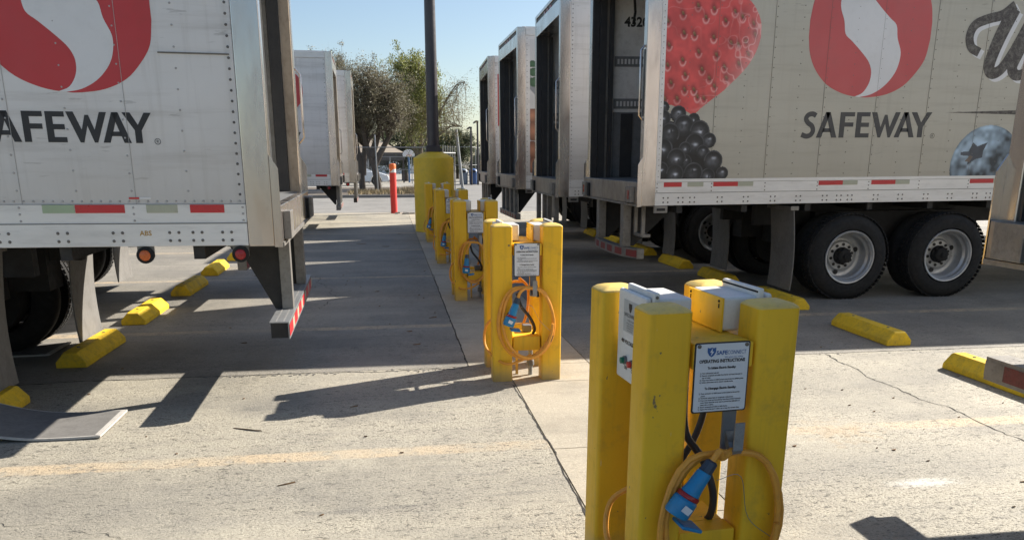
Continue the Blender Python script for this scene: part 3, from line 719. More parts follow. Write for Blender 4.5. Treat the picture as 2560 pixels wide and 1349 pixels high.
def straw(U, Z):
    m = inpoly(U, Z, SB); col = np.zeros(U.shape+(3,)); n1 = vnoise(U, Z, 9, 1); n2 = vnoise(U, Z, 28, 2)
    base = np.array([.60,.075,.07])
    t = (.75+.35*n1+.15*(n2-.5))[..., None]; col[:] = base*t
    # paler glossy netting towards the right hand edge
    edge = np.clip((U-(.45+.45*np.clip((Z-2.1)/1.0, 0, 1)))/.45, 0, 1)
    ridge = np.abs(vnoise(U+.03*n1, Z, 13, 5)-.5); f = np.clip(1-ridge/.07, 0, 1)*edge*.75
    f += np.clip(1-np.abs(vnoise(U, Z, 7, 6)-.5)/.03, 0, 1)*.25*np.clip((Z-2.8)*2, 0, 1)
    f += edge**3*.35
    for sx, sz in SEEDS:
        dx = (U-sx+.3*(Z-sz))/.020; dz = (Z-sz)/.030; q = dx*dx+dz*dz
        pit = np.exp(-q*.45); col = col*(1-.72*pit[..., None])
        col = np.where((q < .55)[..., None], np.array([.17,.085,.035])*(.6+.8*np.clip(dz+.6, 0, 1.2))[..., None], col)
        ring = np.exp(-((np.sqrt(((U-sx)/.035)**2+((Z-sz+.012)/.05)**2)-1)/.22)**2)*(Z < sz-.012)
        f = np.maximum(f, ring*.42*(.5+n1))
    f = np.clip(f, 0, .8)[..., None]; col = col*(1-f)+np.array([.78,.48,.45])*f
    return m, np.clip(col*1.18, .02, 1)
print_mesh('strawberry_print', R1, P, .21, 1.34, 2.12, 3.6, .006, straw)
BB = [(.229,2.218,.067),(.217,2.099,.1),(.401,2.143,.096),(.584,2.084,.077),(.469,2.023,.119),(.662,1.964,.119),(.31,1.937,.119),(.235,1.772,.119),(.78,1.861,.087),(.611,1.825,.119),(.712,1.738,.077),(.5,1.773,.077),(.509,1.633,.077),(.402,1.668,.115),(.844,1.641,.115),(.228,1.545,.087),(.961,1.499,.077),(.789,1.473,.087),(.612,1.509,.115),(.392,1.5,.106)]
def black(U, Z):
    m = np.zeros(U.shape, bool); col = np.zeros(U.shape+(3,)); n = vnoise(U, Z, 40, 3); n2 = vnoise(U, Z, 15, 9)
    for i, (x, z, r) in enumerate(BB):
        q = np.hypot(U-x, Z-z)/r; s = q < 1; m |= s
        g = np.exp(-(((U-x+.1*r)/(.5*r))**2+((Z-z+.12*r)/(.45*r))**2))*(.07+.04*(i % 3))+np.exp(-(((U-x-.05*r)/(.20*r))**2+((Z-z-.22*r+.3*r*(i % 2))/(.13*r))**2))*(.45+.2*(i % 2))*(n > .25)
        rimv = np.exp(-((q-.92)/.06)**2)*.07*(.2+1.2*n2)*(np.arctan2(Z-z, U-x) > -.6)
        v = .010+g*(.5+n)*.8+rimv
        c = v[..., None]*np.array([.95,1.0,1.12]); col = np.where(s[..., None], c, col)
    m |= inpoly(U, Z, [(.21,2.1),(.6,2.0),(.8,1.75),(.95,1.42),(.21,1.42)])
    m &= (U > .21) & (Z > 1.425)
    return m, np.clip(col, .006, 1)
print_mesh('blackberry_print', R1, lambda u, z: T1(u, z, .0035-.012), .21, 1.05, 1.425, 2.29, .006, black)
STAR = [(3.959,1.715),(4.064,1.724),(4.109,1.826),(4.171,1.78),(4.301,1.826),(4.255,1.725),(4.258,1.65),(4.165,1.632),(4.07,1.567),(4.073,1.669),(3.965,1.678)]
def blueb(U, Z):
    cx, cz, r = 4.31, 1.555, .47; q = np.hypot(U-cx, Z-cz)/r; m = (q < 1) & (Z > 1.43)
    n = vnoise(U, Z, 7, 4)*.6+vnoise(U, Z, 22, 7)*.4
    v = .07+.30*(n-.5)+.18*np.exp(-(((U-cx+.08)/.25)**2+((Z-cz-.27)/.16)**2))+.10*(n-.35)
    v += .10*np.exp(-((q-.93)/.06)**2)
    v *= np.clip(1.15-np.clip((U-cx)*1.2, 0, .5)-np.clip((1.75-Z)*.6, 0, .25), .3, 1.2)
    v = np.clip(v, .02, 1); col = v[..., None]*np.array([.85,1.15,1.42])
    st = inpoly(U, Z, STAR); halo = np.exp(-((np.hypot(U-4.14, Z-1.69)-.15)/.05)**2)*.10*(n+.3)
    col += halo[..., None]*np.array([.8,1,1.2])
    col = np.where(st[..., None], np.array([.03,.035,.045])*(.5+1.6*n[..., None]), col)
    st2 = inpoly(U, Z, [(4.03,1.61),(4.09,1.60),(4.13,1.66),(4.09,1.68)]); col = np.where(st2[..., None], np.array([.12,.09,.07]), col)
    return m, np.clip(col*1.35+.01, .01, 1)
print_mesh('blueberry_print', R1, P, 3.82, 4.8, 1.43, 2.04, .006, blueb)
logo(lambda u, z, o: T1(u, z, o-.012), 2.627, 3.05, .745, M['logo_red_faded'], R1)
b = MB(); brand_word(b, lambda u, z: T1(u, z, .0015-.012), 1.89, 1.885, .282); b.build('brand_lettering', M['ink_faded'], R1)
b = MB(); flat(b, [(3.684,2.165),(4.68,2.192),(6.5,2.22),(6.5,2.10),(4.69,2.14)], P); b.build('flourish_line', M['ink_brown'], R1)
W1 = smoothline([(4.015,2.824),(3.905,2.88),(3.865,3.0),(3.918,3.12),(4.073,3.185),(4.249,3.231),(4.393,3.336)], 5)
W2 = smoothline([(4.385,3.30),(4.267,3.027),(4.19,2.801),(4.17,2.66),(4.23,2.60),(4.34,2.66),(4.46,2.86),(4.60,3.17)], 5)
W3 = smoothline([(4.62,3.12),(4.53,2.85),(4.47,2.66),(4.55,2.58),(4.69,2.65),(4.85,2.916),(5.0,3.3)], 5)
for nm, dx, dz, off, mt in (('script_shadow', .045, -.03, .001, 'logo_white'), ('script_letter', 0, 0, .0022, 'ink_brown')):
    b = MB()
    for k, (L, wd) in enumerate(((W1, (.10,.11)), (W2, (.17,.10)), (W3, (.15,.09)))):
        n = len(L); ribbon(b, [(p.x+dx, p.y+dz) for p in L], [wd[0]+(wd[1]-wd[0])*i/(n-1) for i in range(n)], lambda u, z: T1(u, z, off+.0002*k-.012))
    b.build(nm, M[mt], R1)

box_ = MB().box(.166, .222, .0075, .0119, 1.145+.262, 3.93).build('edge_strip', M['white_rail'], R1)
MB().box(.2225, 8, .0075, .0119, 1.145+.262, 1.145+.295).build('bottom_strip', M['white_rail'], R1)
R2, T2 = trailer('white trailer in the right row just behind the fruit print trailer', 1, 2.68, 12.75, zb=1.09, zt=4.12, yaw=-1.8, guard='plate', numbers='427/50', tapes=[(.42,.75,'red_tape'),(.9,1.3,'white_tape')], group='refrigerated trailers backed in on the right')
R3, T3 = trailer('trailer with eggs and herb print, third from the camera in the right row', 1, 2.60, 16.4, yaw=.4, zb=1.09, zt=4.12, guard='straight', numbers='31/5', detail=1, tapes=[(.3,.8,'red_tape')], group='refrigerated trailers backed in on the right')
R4, T4 = trailer('farthest trailer in the right row, red graphic on its side', 1, 2.48, 20.15, yaw=-1.8, zb=1.09, zt=4.03, guard='straight', detail=1, tapes=[(.3,.8,'red_tape')], group='refrigerated trailers backed in on the right')
R0, T0 = trailer('nearest right trailer, only its rear corner and bumper at the picture edge', 1, 3.06, 1.10, zb=1.15, guard='wide', detail=0, length=9, handle=False, group='refrigerated trailers backed in on the right', wheels=False, gz=.56, oldtape=True)
def eggs(U, Z):
    m = np.zeros(U.shape, bool); col = np.zeros(U.shape+(3,)); m |= (U > .24) & (U < 1.6) & (Z > 1.37) & (Z < 3.9)
    n = vnoise(U, Z, 5, 4); col[:] = np.array([.62,.61,.6]); col *= (.85+.2*n)[..., None]
    bowl = inpoly(U, Z, [(.24,3.0),(.5,2.72),(.9,2.55),(1.6,2.5),(1.6,2.6),(.9,2.7),(.5,2.95),(.24,3.25)]); col = np.where(bowl[..., None], np.array([.25,.26,.28]), col)
    rs = random.Random(3)
    for x, z, r in ((.30,2.5,.16),(.55,2.52,.2),(.33,2.2,.22),(.62,2.1,.22),(.3,1.85,.2),(.6,1.78,.22),(.95,2.3,.22),(.95,1.9,.22),(.35,1.55,.2),(.7,1.5,.18),(1.3,2.2,.24),(1.25,1.7,.24)):
        q = np.hypot((U-x)/r, (Z-z)/(r*.8)); s = q < 1; c = np.array([.50,.22,.13])*(1.15-.75*q)[..., None]; col = np.where(s[..., None], c, col)
    for x, z, r in ((.34,3.30,.13),(.36,3.12,.15),(.30,3.45,.10)):
        q = np.hypot((U-x)/r, (Z-z)/(r*.6)); s = q < 1; col = np.where(s[..., None], np.array([.05,.13,.06])*(1.2-.6*q)[..., None], col)
    return m, np.clip(col, .01, 1)
print_mesh('eggs_print', R3, lambda u, z: T3(u, z, .0015-.012), .24, 1.6, 1.37, 3.9, .012, eggs)
b = MB(); flat(b, [(.23,2.45),(1.2,2.2),(1.2,3.75),(.23,3.62)], lambda u, z: T4(u, z, .0015-.012)); b.build('red_graphic', M['logo_red'], R4)

# --- left hand row
ltapes = [(-.0+1.18,1.364,'green_tape'),(.89,1.177,'red_tape'),(.578,.763,'white_tape'),(.297,.503,'red_tape'),(2.1,2.4,'red_tape')]
L1, TL1 = trailer('white trailer at left with big red logo, rear door open, nearest the camera', -1, -.75, 5.4, zb=1.12, guard='wide', pitch=.007, yaw=1.5, floor=1.37, tapes=ltapes, handle=True, group='refrigerated trailers backed in on the left')
def PL(T): return lambda x, z, o=.0015: T(-x, z, o-.012)
pl = PL(TL1)
logo(pl, -1.10, 2.50, .485, M['logo_red'], L1)
b = MB(); brand_word(b, lambda x, z: pl(x, z, .0015), -1.70, 1.745, .177); b.build('brand_lettering', M['ink'], L1)
b = MB(); put_text(b, 'ABS', .042, lambda x, z: TL1(.818-x, 1.188+z, .0007), off=.001); b.build('abs_lettering', M['gold'], L1)
MB().prism([(-.86,1.411),(-.80,1.411),(-.80,1.422),(-.86,1.422)], 'y', .008, .0112).build('sticker', M['red_tape'], L1)
MB().prism([(-.798,1.411),(-.73,1.411),(-.73,1.422),(-.798,1.422)], 'y', .008, .0112).build('sticker', M['logo_white'], L1)
for z0, z1 in ((2.655,2.79),(2.12,2.30)):
    lt = MB().box(-.42, -.30, 2.49, 2.515, z0, z1).build('latch_box', M['track'], L1)
# upper patch panel lip
MB().box(-.60, -.19, .006, .0118, 2.262, 2.270).build('panel_lip', M['seam'], L1)
L2t, TL2 = trailer('white trailer parked second from the camera in the left row, half hidden behind the first', -1, -1.62, 9.1, zb=1.12, detail=1, guard='straight', group='refrigerated trailers backed in on the left')
L3, TL3 = trailer('white trailer by the road, rear frame beside the trees, left row', -1, -1.20, 20.2, zb=1.06, zt=4.07, floor=1.3, detail=1, yaw=1.2, guard='straight', tapes=[(.25,.52,'red_tape'),(.62,.88,'white_tape')], group='refrigerated trailers backed in on the left')
p3 = PL(TL3); logo(p3, -1.20, 3.20, .50, M['logo_red'], L3)
b = MB(); brand_word(b, lambda x, z: p3(x, z, .0015), -1.82, 2.10, .177); b.build('brand_lettering', M['ink'], L3)
L4, TL4 = trailer('farthest trailer of the left row, next to the fence and trees', -1, -.93, 23.9, zb=1.04, zt=4.03, floor=1.28, detail=1, yaw=1.0, guard='plate', tapes=[(.3,.6,'red_tape')], group='refrigerated trailers backed in on the left')

# ------------------------------------------------------------------ wheel stops
def stop_mesh(L=1.0, wd=.245, h=.132, seed=0):
    b = MB(); c = .055; rg = random.Random(seed)
    prof = [(-wd/2, 0), (-wd/2, h*.38), (-wd*.22, h), (wd*.22, h), (wd/2, h*.38), (wd/2, 0)]
    ys = [0, .03, L*.33, L*.66, L-.03, L]; V = []
    for i, y in enumerate(ys):
        e = i in (0, len(ys)-1)
        for x, z in prof: V.append((x*(.98 if e else 1)+rg.uniform(-.002,.002), y+rg.uniform(-.003,.003), z*(.93 if e else 1)))
    n = 6; F = [(i*n+k, i*n+(k+1) % n, (i+1)*n+(k+1) % n, (i+1)*n+k) for i in range(len(ys)-1) for k in range(n)] + [(0,1,2,3,4,5), tuple(range(len(V)-6, len(V)))[::-1]]
    return b.add(V, F)
def pins(o):
    for yy in (.2, .8): MB().lathe([(.014, .1322), (.013, .137), (.0001, .1375)], (0, yy, 0), 'z', 10).build('anchor_pin', M['bolt'], o, smooth=True)
sl_ = ['under the left trailer behind the curled mud flap', 'deep in shade between the left mud flap and the yard', 'half in sun under the left trailer', 'in shade, fourth back from the curled flap', 'beside the red taped guard bar', 'sixth back in the left row', 'seventh back in the left row', 'farthest of the left row']
for i, y in enumerate((4.86, 6.84, 8.64, 10.5, 12.35, 14.2, 16.0, 17.9)):
    o = stop_mesh(seed=i).build('wheel_stop', M['yellow_stop'], bev=.008); pins(o); o.location = (-2.67+(.02 if i % 2 else -.01), y, 0); o.rotation_euler.z = R((-1) ** i*.8)
    tag(o, 'yellow concrete wheel stop '+sl_[i], 'wheel stop', 'wheel stops in the left row')
sr = ['touching the grey bumper at the right picture edge, in sunlight', 'in shade in front of the second big tyre', 'against the mud flap of the fruit print trailer', 'under the fruit print trailer just before its shaded tyre', 'behind the curved guard bar', 'beyond the curved guard bar, small', 'seventh back in the right row', 'farthest of the right row']
for i, y in enumerate((4.78, 6.58, 8.42, 10.35, 12.05, 13.9, 15.7, 17.6)):
    o = stop_mesh(seed=20+i).build('wheel_stop', M['yellow_stop'], bev=.008); pins(o); o.location = (4.60+(.015 if i % 2 else 0), y, 0); o.rotation_euler.z = R((-1) ** i*.7)
    tag(o, 'yellow concrete wheel stop '+sr[i], 'wheel stop', 'wheel stops in the right row')

# ------------------------------------------------------------------ charging stations
def rrect(cx, cy, hx, hy, r, n=4):
    out = []
    for qx, qy, a0 in ((1,1,0), (-1,1,90), (-1,-1,180), (1,-1,270)):
        for k in range(n+1):
            a = R(a0+90*k/n); out.append((cx+qx*(hx-r)+r*math.cos(a), cy+qy*(hy-r)+r*math.sin(a)))
    return out
def post(parent, cx, cy, h, s=.0755):
    mb = MB(); V = []; rings = [(0, 1), (h-.024, 1)]
    for z, k in rings:
        V += [(cx+(x-cx)*k, cy+(y-cy)*k, z) for x, y in rrect(cx, cy, s, s, .016)]
    n = 20; F = [(i*n+k, i*n+(k+1) % n, (i+1)*n+(k+1) % n, (i+1)*n+k) for i in range(len(rings)-1) for k in range(n)] + [tuple((len(rings)-1)*n+k for k in range(n))]
    mb.add(V, F); po = mb.build('post', M['yellow'], parent, smooth=True, angle=30)
    cb = MB(); rings = [(h-.0238, .985), (h-.018, .95), (h-.009, .78), (h-.003, .5), (h, .2)]; V = []
    for z, k in rings: V += [(cx+(x-cx)*k, cy+(y-cy)*k, z) for x, y in rrect(cx, cy, s, s, .016)]
    cb.add(V, [(i*n+k, i*n+(k+1) % n, (i+1)*n+(k+1) % n, (i+1)*n+k) for i in range(len(rings)-1) for k in range(n)] + [tuple((len(rings)-1)*n+k for k in range(n))])
    cb.build('post_cap', M['yellow_cap'], po, smooth=True, angle=30); return po
SIGN = [('OPERATING INSTRUCTIONS', .0158, .178, .0006, 'C'), ('To Initiate Electric Standby:', .0112, .156, .0005, 'C'),
    ('1)  Turn refrigeration unit off.', .0068, .1395, .0002, 'L'), ('2)  Remove receptacle and cable from hanger and insert into plug in', .0068, .1315, .0002, 'L'), ('     rear of trailer.', .0068, .1235, .0002, 'L'),
    ('3)  Press green button on SafeConnect control panel to initiate power.', .0068, .1155, .0002, 'L'), ('4)  Switch refrigeration unit to electric standby mode.', .0068, .1075, .0002, 'L'),
    ('To Disengage Electric Standby:', .0112, .084, .0005, 'C'),
    ('1)  Press red button on SafeConnect control panel to de-energize', .0068, .0675, .0002, 'L'), ('     power.', .0068, .0595, .0002, 'L'), ('2)  Pull thumb release back on receptacle to disconnect.', .0068, .0515, .0002, 'L'),
    ('3)  Press cover down and immediately close the provided receptacle', .0068, .0435, .0002, 'L'), ('     cover. Never leave the cover open to prevent the infiltration of', .0068, .0355, .0002, 'L'), ('     water, dirt, or debris.', .0068, .0275, .0002, 'L'),
    ('4)  Return receptacle and cable to cable hanger.', .0068, .0195, .0002, 'L'), ('5)  Replace the socket plug\'s rubber cap to keep the contacts clean.', .0068, .0115, .0002, 'L')]
def shield(T, s, mb_b, mb_w):
    flat(mb_b, [(-.5*s,.5*s),(-.25*s,.42*s),(0,.5*s),(.25*s,.42*s),(.5*s,.5*s),(.5*s,0),(.3*s,-.4*s),(0,-.62*s),(-.3*s,-.4*s),(-.5*s,0)], T)
    if mb_w is not None: flat(mb_w, [(.08*s,.42*s),(-.22*s,-.02*s),(-.02*s,-.02*s),(-.1*s,-.5*s),(.24*s,.08*s),(.04*s,.08*s)], T)
def station(k, X, Y, label, h=1.2, coil=None, plug=None, rotz=0, sx=1.0):
    root = empty('charging_station', (X, Y, 0), label, 'charging station', 'electric standby posts in the row'); root.scale = (sx, .96, 1); root.rotation_euler.z = R(rotz)
    rg = random.Random(k)
    for cx in (.0825, .4625):
        for cy in (.0825, .5625): post(root, cx, cy, h)
    # saddle beam between front posts, top plate, rear beam
    MB().box(.1665, .3785, .0085, .135, .965, 1.055).build('cross_beam', M['yellow'], root, bev=.006)
    MB().box(.1665, .3785, .51, .615, .985, 1.055).build('cross_beam', M['yellow'], root, bev=.006)
    MB().box(.17, .375, .136, .509, 1.04, 1.052).build('top_plate', M['yellow'], root)
    MB().box(.1665, .3785, .035, .13, .235, .345).build('lower_beam', M['yellow'], root, bev=.006)
    MB().box(.1665, .3785, .515, .61, .235, .345).build('lower_beam', M['yellow'], root, bev=.006)
    sh = MB().box(.175, .37, .131, .3, .333, .344).build('lower_shelf', M['yellow'], root)
    for cy in (.0825, .5625): 
        MB().box(.1645+.0, .3805, cy-.045, cy+.045, .0, .0) if False else None
    # left enclosure: door faces -X
    e = MB().box(.085, .235, .195, .45, 1.056, 1.182).build('enclosure', M['grp'], root, bev=.012)
    door = MB().box(.060, .084, .185, .46, .845, 1.188).build('enclosure_door', M['grp'], root, bev=.010)
    MB().box(.085, .108, .175, .44, 1.13, 1.206).build('door_flange', M['grp'], e, bev=.006)
    MB().box(.085, .17, .20, .445, .86, 1.0545).build('enclosure_box', M['grp'], e, bev=.008)
    MB().lathe([(.006,0),(.005,-.003),(.0001,-.004)], (.097, .1745, 1.19), 'y', 10).build('hinge_screw', M['bolt'], e)
    T = lambda a, b, o=.0008: (.060-o, .4-a, 1.115+b)      # a to the right as seen from -X, from the left edge
    MB().box(.0590, .0599, .245, .395, 1.035, 1.155).build('door_label', M['sign_grey'], door)
    b = MB(); shield(lambda a, b_: T(.075+a, b_+.015, .0018), .032, b, None)
    put_text(b, 'SAFECONNECT', .020, lambda a, c: T(.077+a, -.022+c, .0018), align='CENTER', sx=.9)
    put_text(b, 'We give you safety', .009, lambda a, c: T(.085+a, -.036+c, .0018), align='CENTER')
    for i, s_ in enumerate(('480 volts three phase', 'electric standby unit', 'authorized use only', 'see instructions')): put_text(b, s_, .0085, lambda a, c: T(.077+a, -.048-.0085*i+c, .0018), align='CENTER')
    b.build('label_lettering', M['ink'], door, recalc=False); b = MB()
    put_text(b, '480 VOLTAGE ONLY', .0205, lambda a, c: T(.085+a, -.125+c), off=.0007, align='CENTER', sx=1.0)
    b.build('warning_lettering', M['ink'], door, recalc=False); b = MB()
    put_text(b, 'ON', .019, lambda a, c: T(.045+a, -.222+c), off=.0007, align='CENTER'); b.build('on_lettering', M['ink'], door, recalc=False); b = MB(); put_text(b, 'OFF', .019, lambda a, c: T(.12+a, -.222+c), off=.0007, align='CENTER')
    b.build('off_lettering', M['ink'], door, recalc=False)
    for yy, mt in ((.355, 'green_btn'), (.28, 'red_btn')):
        MB().lathe([(.0165,0),(.0165,-.009),(.0001,-.009)], (.0592, yy, .928), 'x', 16).build('button_collar', M['grey_pvc'], door, smooth=True)
        MB().lathe([(.0125,-.0092),(.012,-.02),(.0001,-.021)], (.0592, yy, .928), 'x', 16).build('push_button', M[mt], door, smooth=True)
    # right enclosure: door faces +X
    MB().box(.335, .342, .175, .465, 1.056, 1.178).build('mounting_plate', M['yellow'], root)
    b = MB()
    for yy in (.2, .44): b.lathe([(.005,0),(.005,-.003),(.0001,-.003)], (.335, yy, 1.165), 'x', 8); b.box(.333, .3348, yy-.003, yy+.003, 1.14, 1.155)
    b.build('plate_screw', M['rubber'], root)
    e2 = MB().box(.3425, .50, .185, .455, 1.056, 1.180).build('enclosure', M['grp'], root, bev=.012)
    MB().box(.468, .490, .175, .465, 1.12, 1.208).build('door_flange', M['grp'], e2, bev=.006)
    MB().box(.4655, .4678, .18, .46, 1.193, 1.199).build('door_gasket', M['rubber'], e2)
    MB().box(.501, .525, .18, .46, .845, 1.188).build('enclosure_door', M['grp'], root, bev=.010)
    MB().box(.42, .5, .20, .445, .86, 1.0545).build('enclosure_box', M['grp'], e2, bev=.008)
    # sign on the front of the beam
    s0x, s0z, sw, shh = .168, .812, .195, .248
    sg = MB().prism(rrect(s0x+sw/2, s0z+shh/2, sw/2, shh/2, .008, 3), 'y', .0045, .0075).build('sign_backing', M['sign_black'], root)
    MB().prism(rrect(s0x+sw/2, s0z+shh/2, sw/2-.005, shh/2-.005, .006, 3), 'y', .0025, .0044).build('sign_face', M['sign'], sg)
    b = MB()
    for line, size, z, off, al in SIGN:
        xx = s0x+(sw/2 if al == 'C' else .022)
        put_text(b, line, size, lambda a, c: (xx+a, .0018, s0z+z+c), off=off*1.1, align='CENTER' if al == 'C' else 'LEFT', sx=.80)
    b.build('sign_lettering', M['sign_black'], sg, recalc=False)
    b = MB(); bw = MB(); shield(lambda a, c: (s0x+.058+a, .0017, s0z+.216+c), .030, b, None); flat(bw, [(s0x+.0605,s0z+.229),(s0x+.052,s0z+.214),(s0x+.058,s0z+.214),(s0x+.055,s0z+.201),(s0x+.066,s0z+.217),(s0x+.06,s0z+.217)], lambda a, c: (a, .0013, c))
    put_text(b, 'SAFE', .0195, lambda a, c: (s0x+.075+a, .0017, s0z+.205+c), off=.0006, sx=.95); put_text(b, 'CONNECT', .0195, lambda a, c: (s0x+.1135+a, .0017, s0z+.205+c), sx=.70)
    put_text(b, 'We give you safety', .0085, lambda a, c: (s0x+.105+a, .0017, s0z+.193+c))
    b.build('sign_logo', M['sign_blue'], sg, recalc=False); bw.build('logo_bolt', M['sign'], sg, recalc=False)
    for xx in (s0x+.014, s0x+sw-.014):
        MB().lathe([(.007,0),(.0065,-.003),(.0001,-.004)], (xx, .0024, s0z+shh-.012), 'y', 10).build('sign_screw', M['bolt'], sg, smooth=True)
    # hook bar and hook
    hb = MB().box(.292, .340, .020, .028, .66, .985).build('hook_bar', M['grey_pvc'], root)
    b = MB(); pts = [(.0195,.735),(.0195,.70),(.004,.678),(-.035,.672),(-.048,.69),(-.05,.785)]
    pp = pts + [(y-.006*(1 if i > 2 else 1)*(1 if i < 3 else 1)+(0 if i != 3 else .0), z+(0 if i in (0, 5) else -.006)) for i, (y, z) in reversed(list(enumerate(pts)))]
    b.prism(pp, 'x', .302, .336); b.build('cable_hook', M['galv'], root)
    # flexible conduits behind the sign down to the junction box
    for (p, r_) in ((([(.21,.16,1.04),(.20,.14,.85),(.21,.13,.70),(.27,.11,.60),(.315,.10,.47),(.325,.13,.36),(.32,.2,.30)], .0135), ([(.35,.3,1.03),(.34,.26,.8),(.30,.24,.65),(.20,.2,.50),(.19,.2,.35)], .0125)) if k == 1 else (([(.335,.16,.92),(.34,.13,.80),(.355,.10,.72),(.37,.11,.64)], .0125), ([(.20,.05,.68),(.23,.06,.58),(.30,.08,.49),(.345,.11,.40),(.34,.15,.34)], .0125))):
        MB().tube([p_ for p_ in [tuple(v) for v in smoothline([Vector(q) for q in p], 5)]], r_, 10).build('flexible_conduit', M['conduit'], root, smooth=True)
    MB().box(.22, .34, .19, .31, .345, .44) if k == 1 else MB().box(.27, .34, .2, .28, .345, .40).build('junction_box', M['grey_pvc'], root, bev=.008)
    MB().tube([(.33,.2,.24),(.33,.2,0)], .017, 12).build('riser_pipe', M['galv'], root, smooth=True)
    MB().lathe([(.03,0),(.03,.03),(.024,.05),(.018,.055)], (.33,.2,.08), 'z', 12).build('pipe_coupling', M['grey_pvc'], root, smooth=True)
    MB().box(.215,.235,.22,.24,.0,.333).build('support_leg', M['yellow'], root)
    # cable coil on the hook
    cx, cz, rx, rz = coil or (.265+rg.uniform(-.02,.02), .455, .20, .255)
    pts = []
    turns = 2.75; n = 84
    for i in range(n+1):
        t = i/n; a = math.pi/2+2*math.pi*turns*t; q = 1-.03*math.sin(2.3*a+k)-.09*t+.05*math.sin(t*11+k)
        top = max(0, math.sin(a))**3
        x = cx+rx*q*math.cos(a)+.03*top*0; z = cz-rz*(1-q)*.9+rz*(q*math.sin(a)) if False else cz+rz*q*math.sin(a)
        z = z*(1-top)+(cz+rz*(.965-.02*(t*turns % 1)))*top
        y = -.022-.018*math.sin(t*6.1+k)-.010*t*turns
        pts.append((x, min(y, -.008), z))
    MB().tube(pts, .0115, 8).build('coiled_cable', M['orange'], root, smooth=True)
    tail = [pts[-1], ] if False else None
    px, pz, pa = plug or (.19, .56, 30)
    # short lead from the hook to the plug
    a = R(pa); dirv = Vector((-math.sin(a), 0, -math.cos(a)))
    P0 = Vector((px, -.075, pz))
    lead = smoothline([Vector((cx+.02, -.03, cz+rz*.98)), Vector((cx-.03, -.06, cz+rz*.93)), P0-dirv*.05+Vector((0,.0,0)), P0], 6)
    MB().tube([tuple(v) for v in lead], .0115, 8).build('plug_lead', M['orange'], root, smooth=True)
    pr = bpy.data.objects.new('blue_connector', None)
    def lath(name, prof, mat, seg=16, squash=1):
        mb = MB(); mb.lathe(prof, (0, 0, 0), 'z', seg); o = mb.build(name, mat, root, smooth=True, angle=30); o.location = P0
        o.rotation_euler = dirv.to_track_quat('Z', 'Y').to_euler(); return o
    body = lath('plug_body', [(.024,.035),(.027,.045),(.030,.10),(.034,.125)], M['blue'], 14)
    s_ = lath('plug_gland', [(.014,-.01),(.022,-.004),(.024,.03),(.026,.034)], M['blue_dark'], 8)
    c_ = lath('plug_collar', [(.038,.126),(.040,.13),(.040,.139),(.038,.142)], M['lens_red'], 20)
    hd = lath('plug_head', [(.037,.1425),(.043,.150),(.044,.205),(.040,.212)], M['blue'], 12)
    lid = MB().box(-.046, .046, -.046, .030, .215, .228); 
    lid = lid.build('plug_lid', M['blue'], root, bev=.005); lid.location = P0+dirv*.012; q = dirv.to_track_quat('Z', 'Y') @ Matrix.Rotation(R(14), 4, 'X').to_quaternion(); lid.rotation_euler = q.to_euler()
    st_ = MB().box(-.017, .017, -.0455, -.0445, -.012, .012).build('plug_sticker', M['sign'], root); st_.location = P0+dirv*.175+Vector((0,-.0005,0)); st_.rotation_euler = (0, R(pa+8), 0)
    # thin wire and wrapped tape on the coil
    wv = smoothline([P0+Vector((.02,-.01,-.06)), P0+Vector((.10,-.02,-.05)), Vector((cx+.10, -.03, cz+.02)), Vector((cx+rx*.93, -.03, cz-.08))], 6)
    MB().tube([tuple(v) for v in wv], .0012, 5).build('lid_wire', M['galv'], root, smooth=True)
    a0 = -.35; tp = []
    for i in range(6):
        aa = a0-.04*i; tp.append((cx+rx*.955*math.cos(aa), -.036, cz+rz*.955*math.sin(aa)))
    MB().tube(tp, .0165, 8).build('cable_tape', M['rubber'], root, smooth=True)
    # loop that hangs out to the left from the other side
    lp = smoothline([Vector((.10,.20,.50)), Vector((-.015,.25,.40)), Vector((-.03,.18,.24)), Vector((.08,-.02,.155)), Vector((.2,-.03,.165)), Vector((.30,-.03,.22))], 7)
    MB().tube([tuple(v) for v in lp], .0105, 8).build('slack_cable', M['orange'], root, smooth=True)
    rl = smoothline([Vector((.30,.60,.72)), Vector((.38,.64,.62)), Vector((.36,.64,.38)), Vector((.25,.62,.22)), Vector((.16,.63,.40)), Vector((.22,.62,.66)), Vector((.33,.61,.69))], 7)
    MB().tube([tuple(v) for v in rl], .0115, 8).build('rear_cable', M['orange'], root, smooth=True)
    return root
station(1, .822, 2.47, 'nearest yellow four-post charging station, cut off by the picture bottom', coil=(.29, .395, .225, .29), plug=(.215, .655, 33), rotz=4.5, h=1.187, sx=1.05)
station(2, .735, 5.89, 'second yellow charging station, standing clear with orange cable coil and blue plug', coil=(.262, .46, .215, .285), plug=(.185, .655, 20))
station(3, .745, 9.62, 'third yellow charging station, just left behind the second one', coil=(.23, .47, .17, .25), plug=(.15, .56, 4))
station(4, .745, 13.3, 'fourth yellow charging station with two posts lit at the top', coil=(.22, .44, .16, .25), plug=(.14, .50, 10))
station(5, .745, 16.95, 'farthest yellow charging station, right before the yellow lamp post barrel', coil=(.18, .46, .14, .27), plug=(.1, .50, 15))

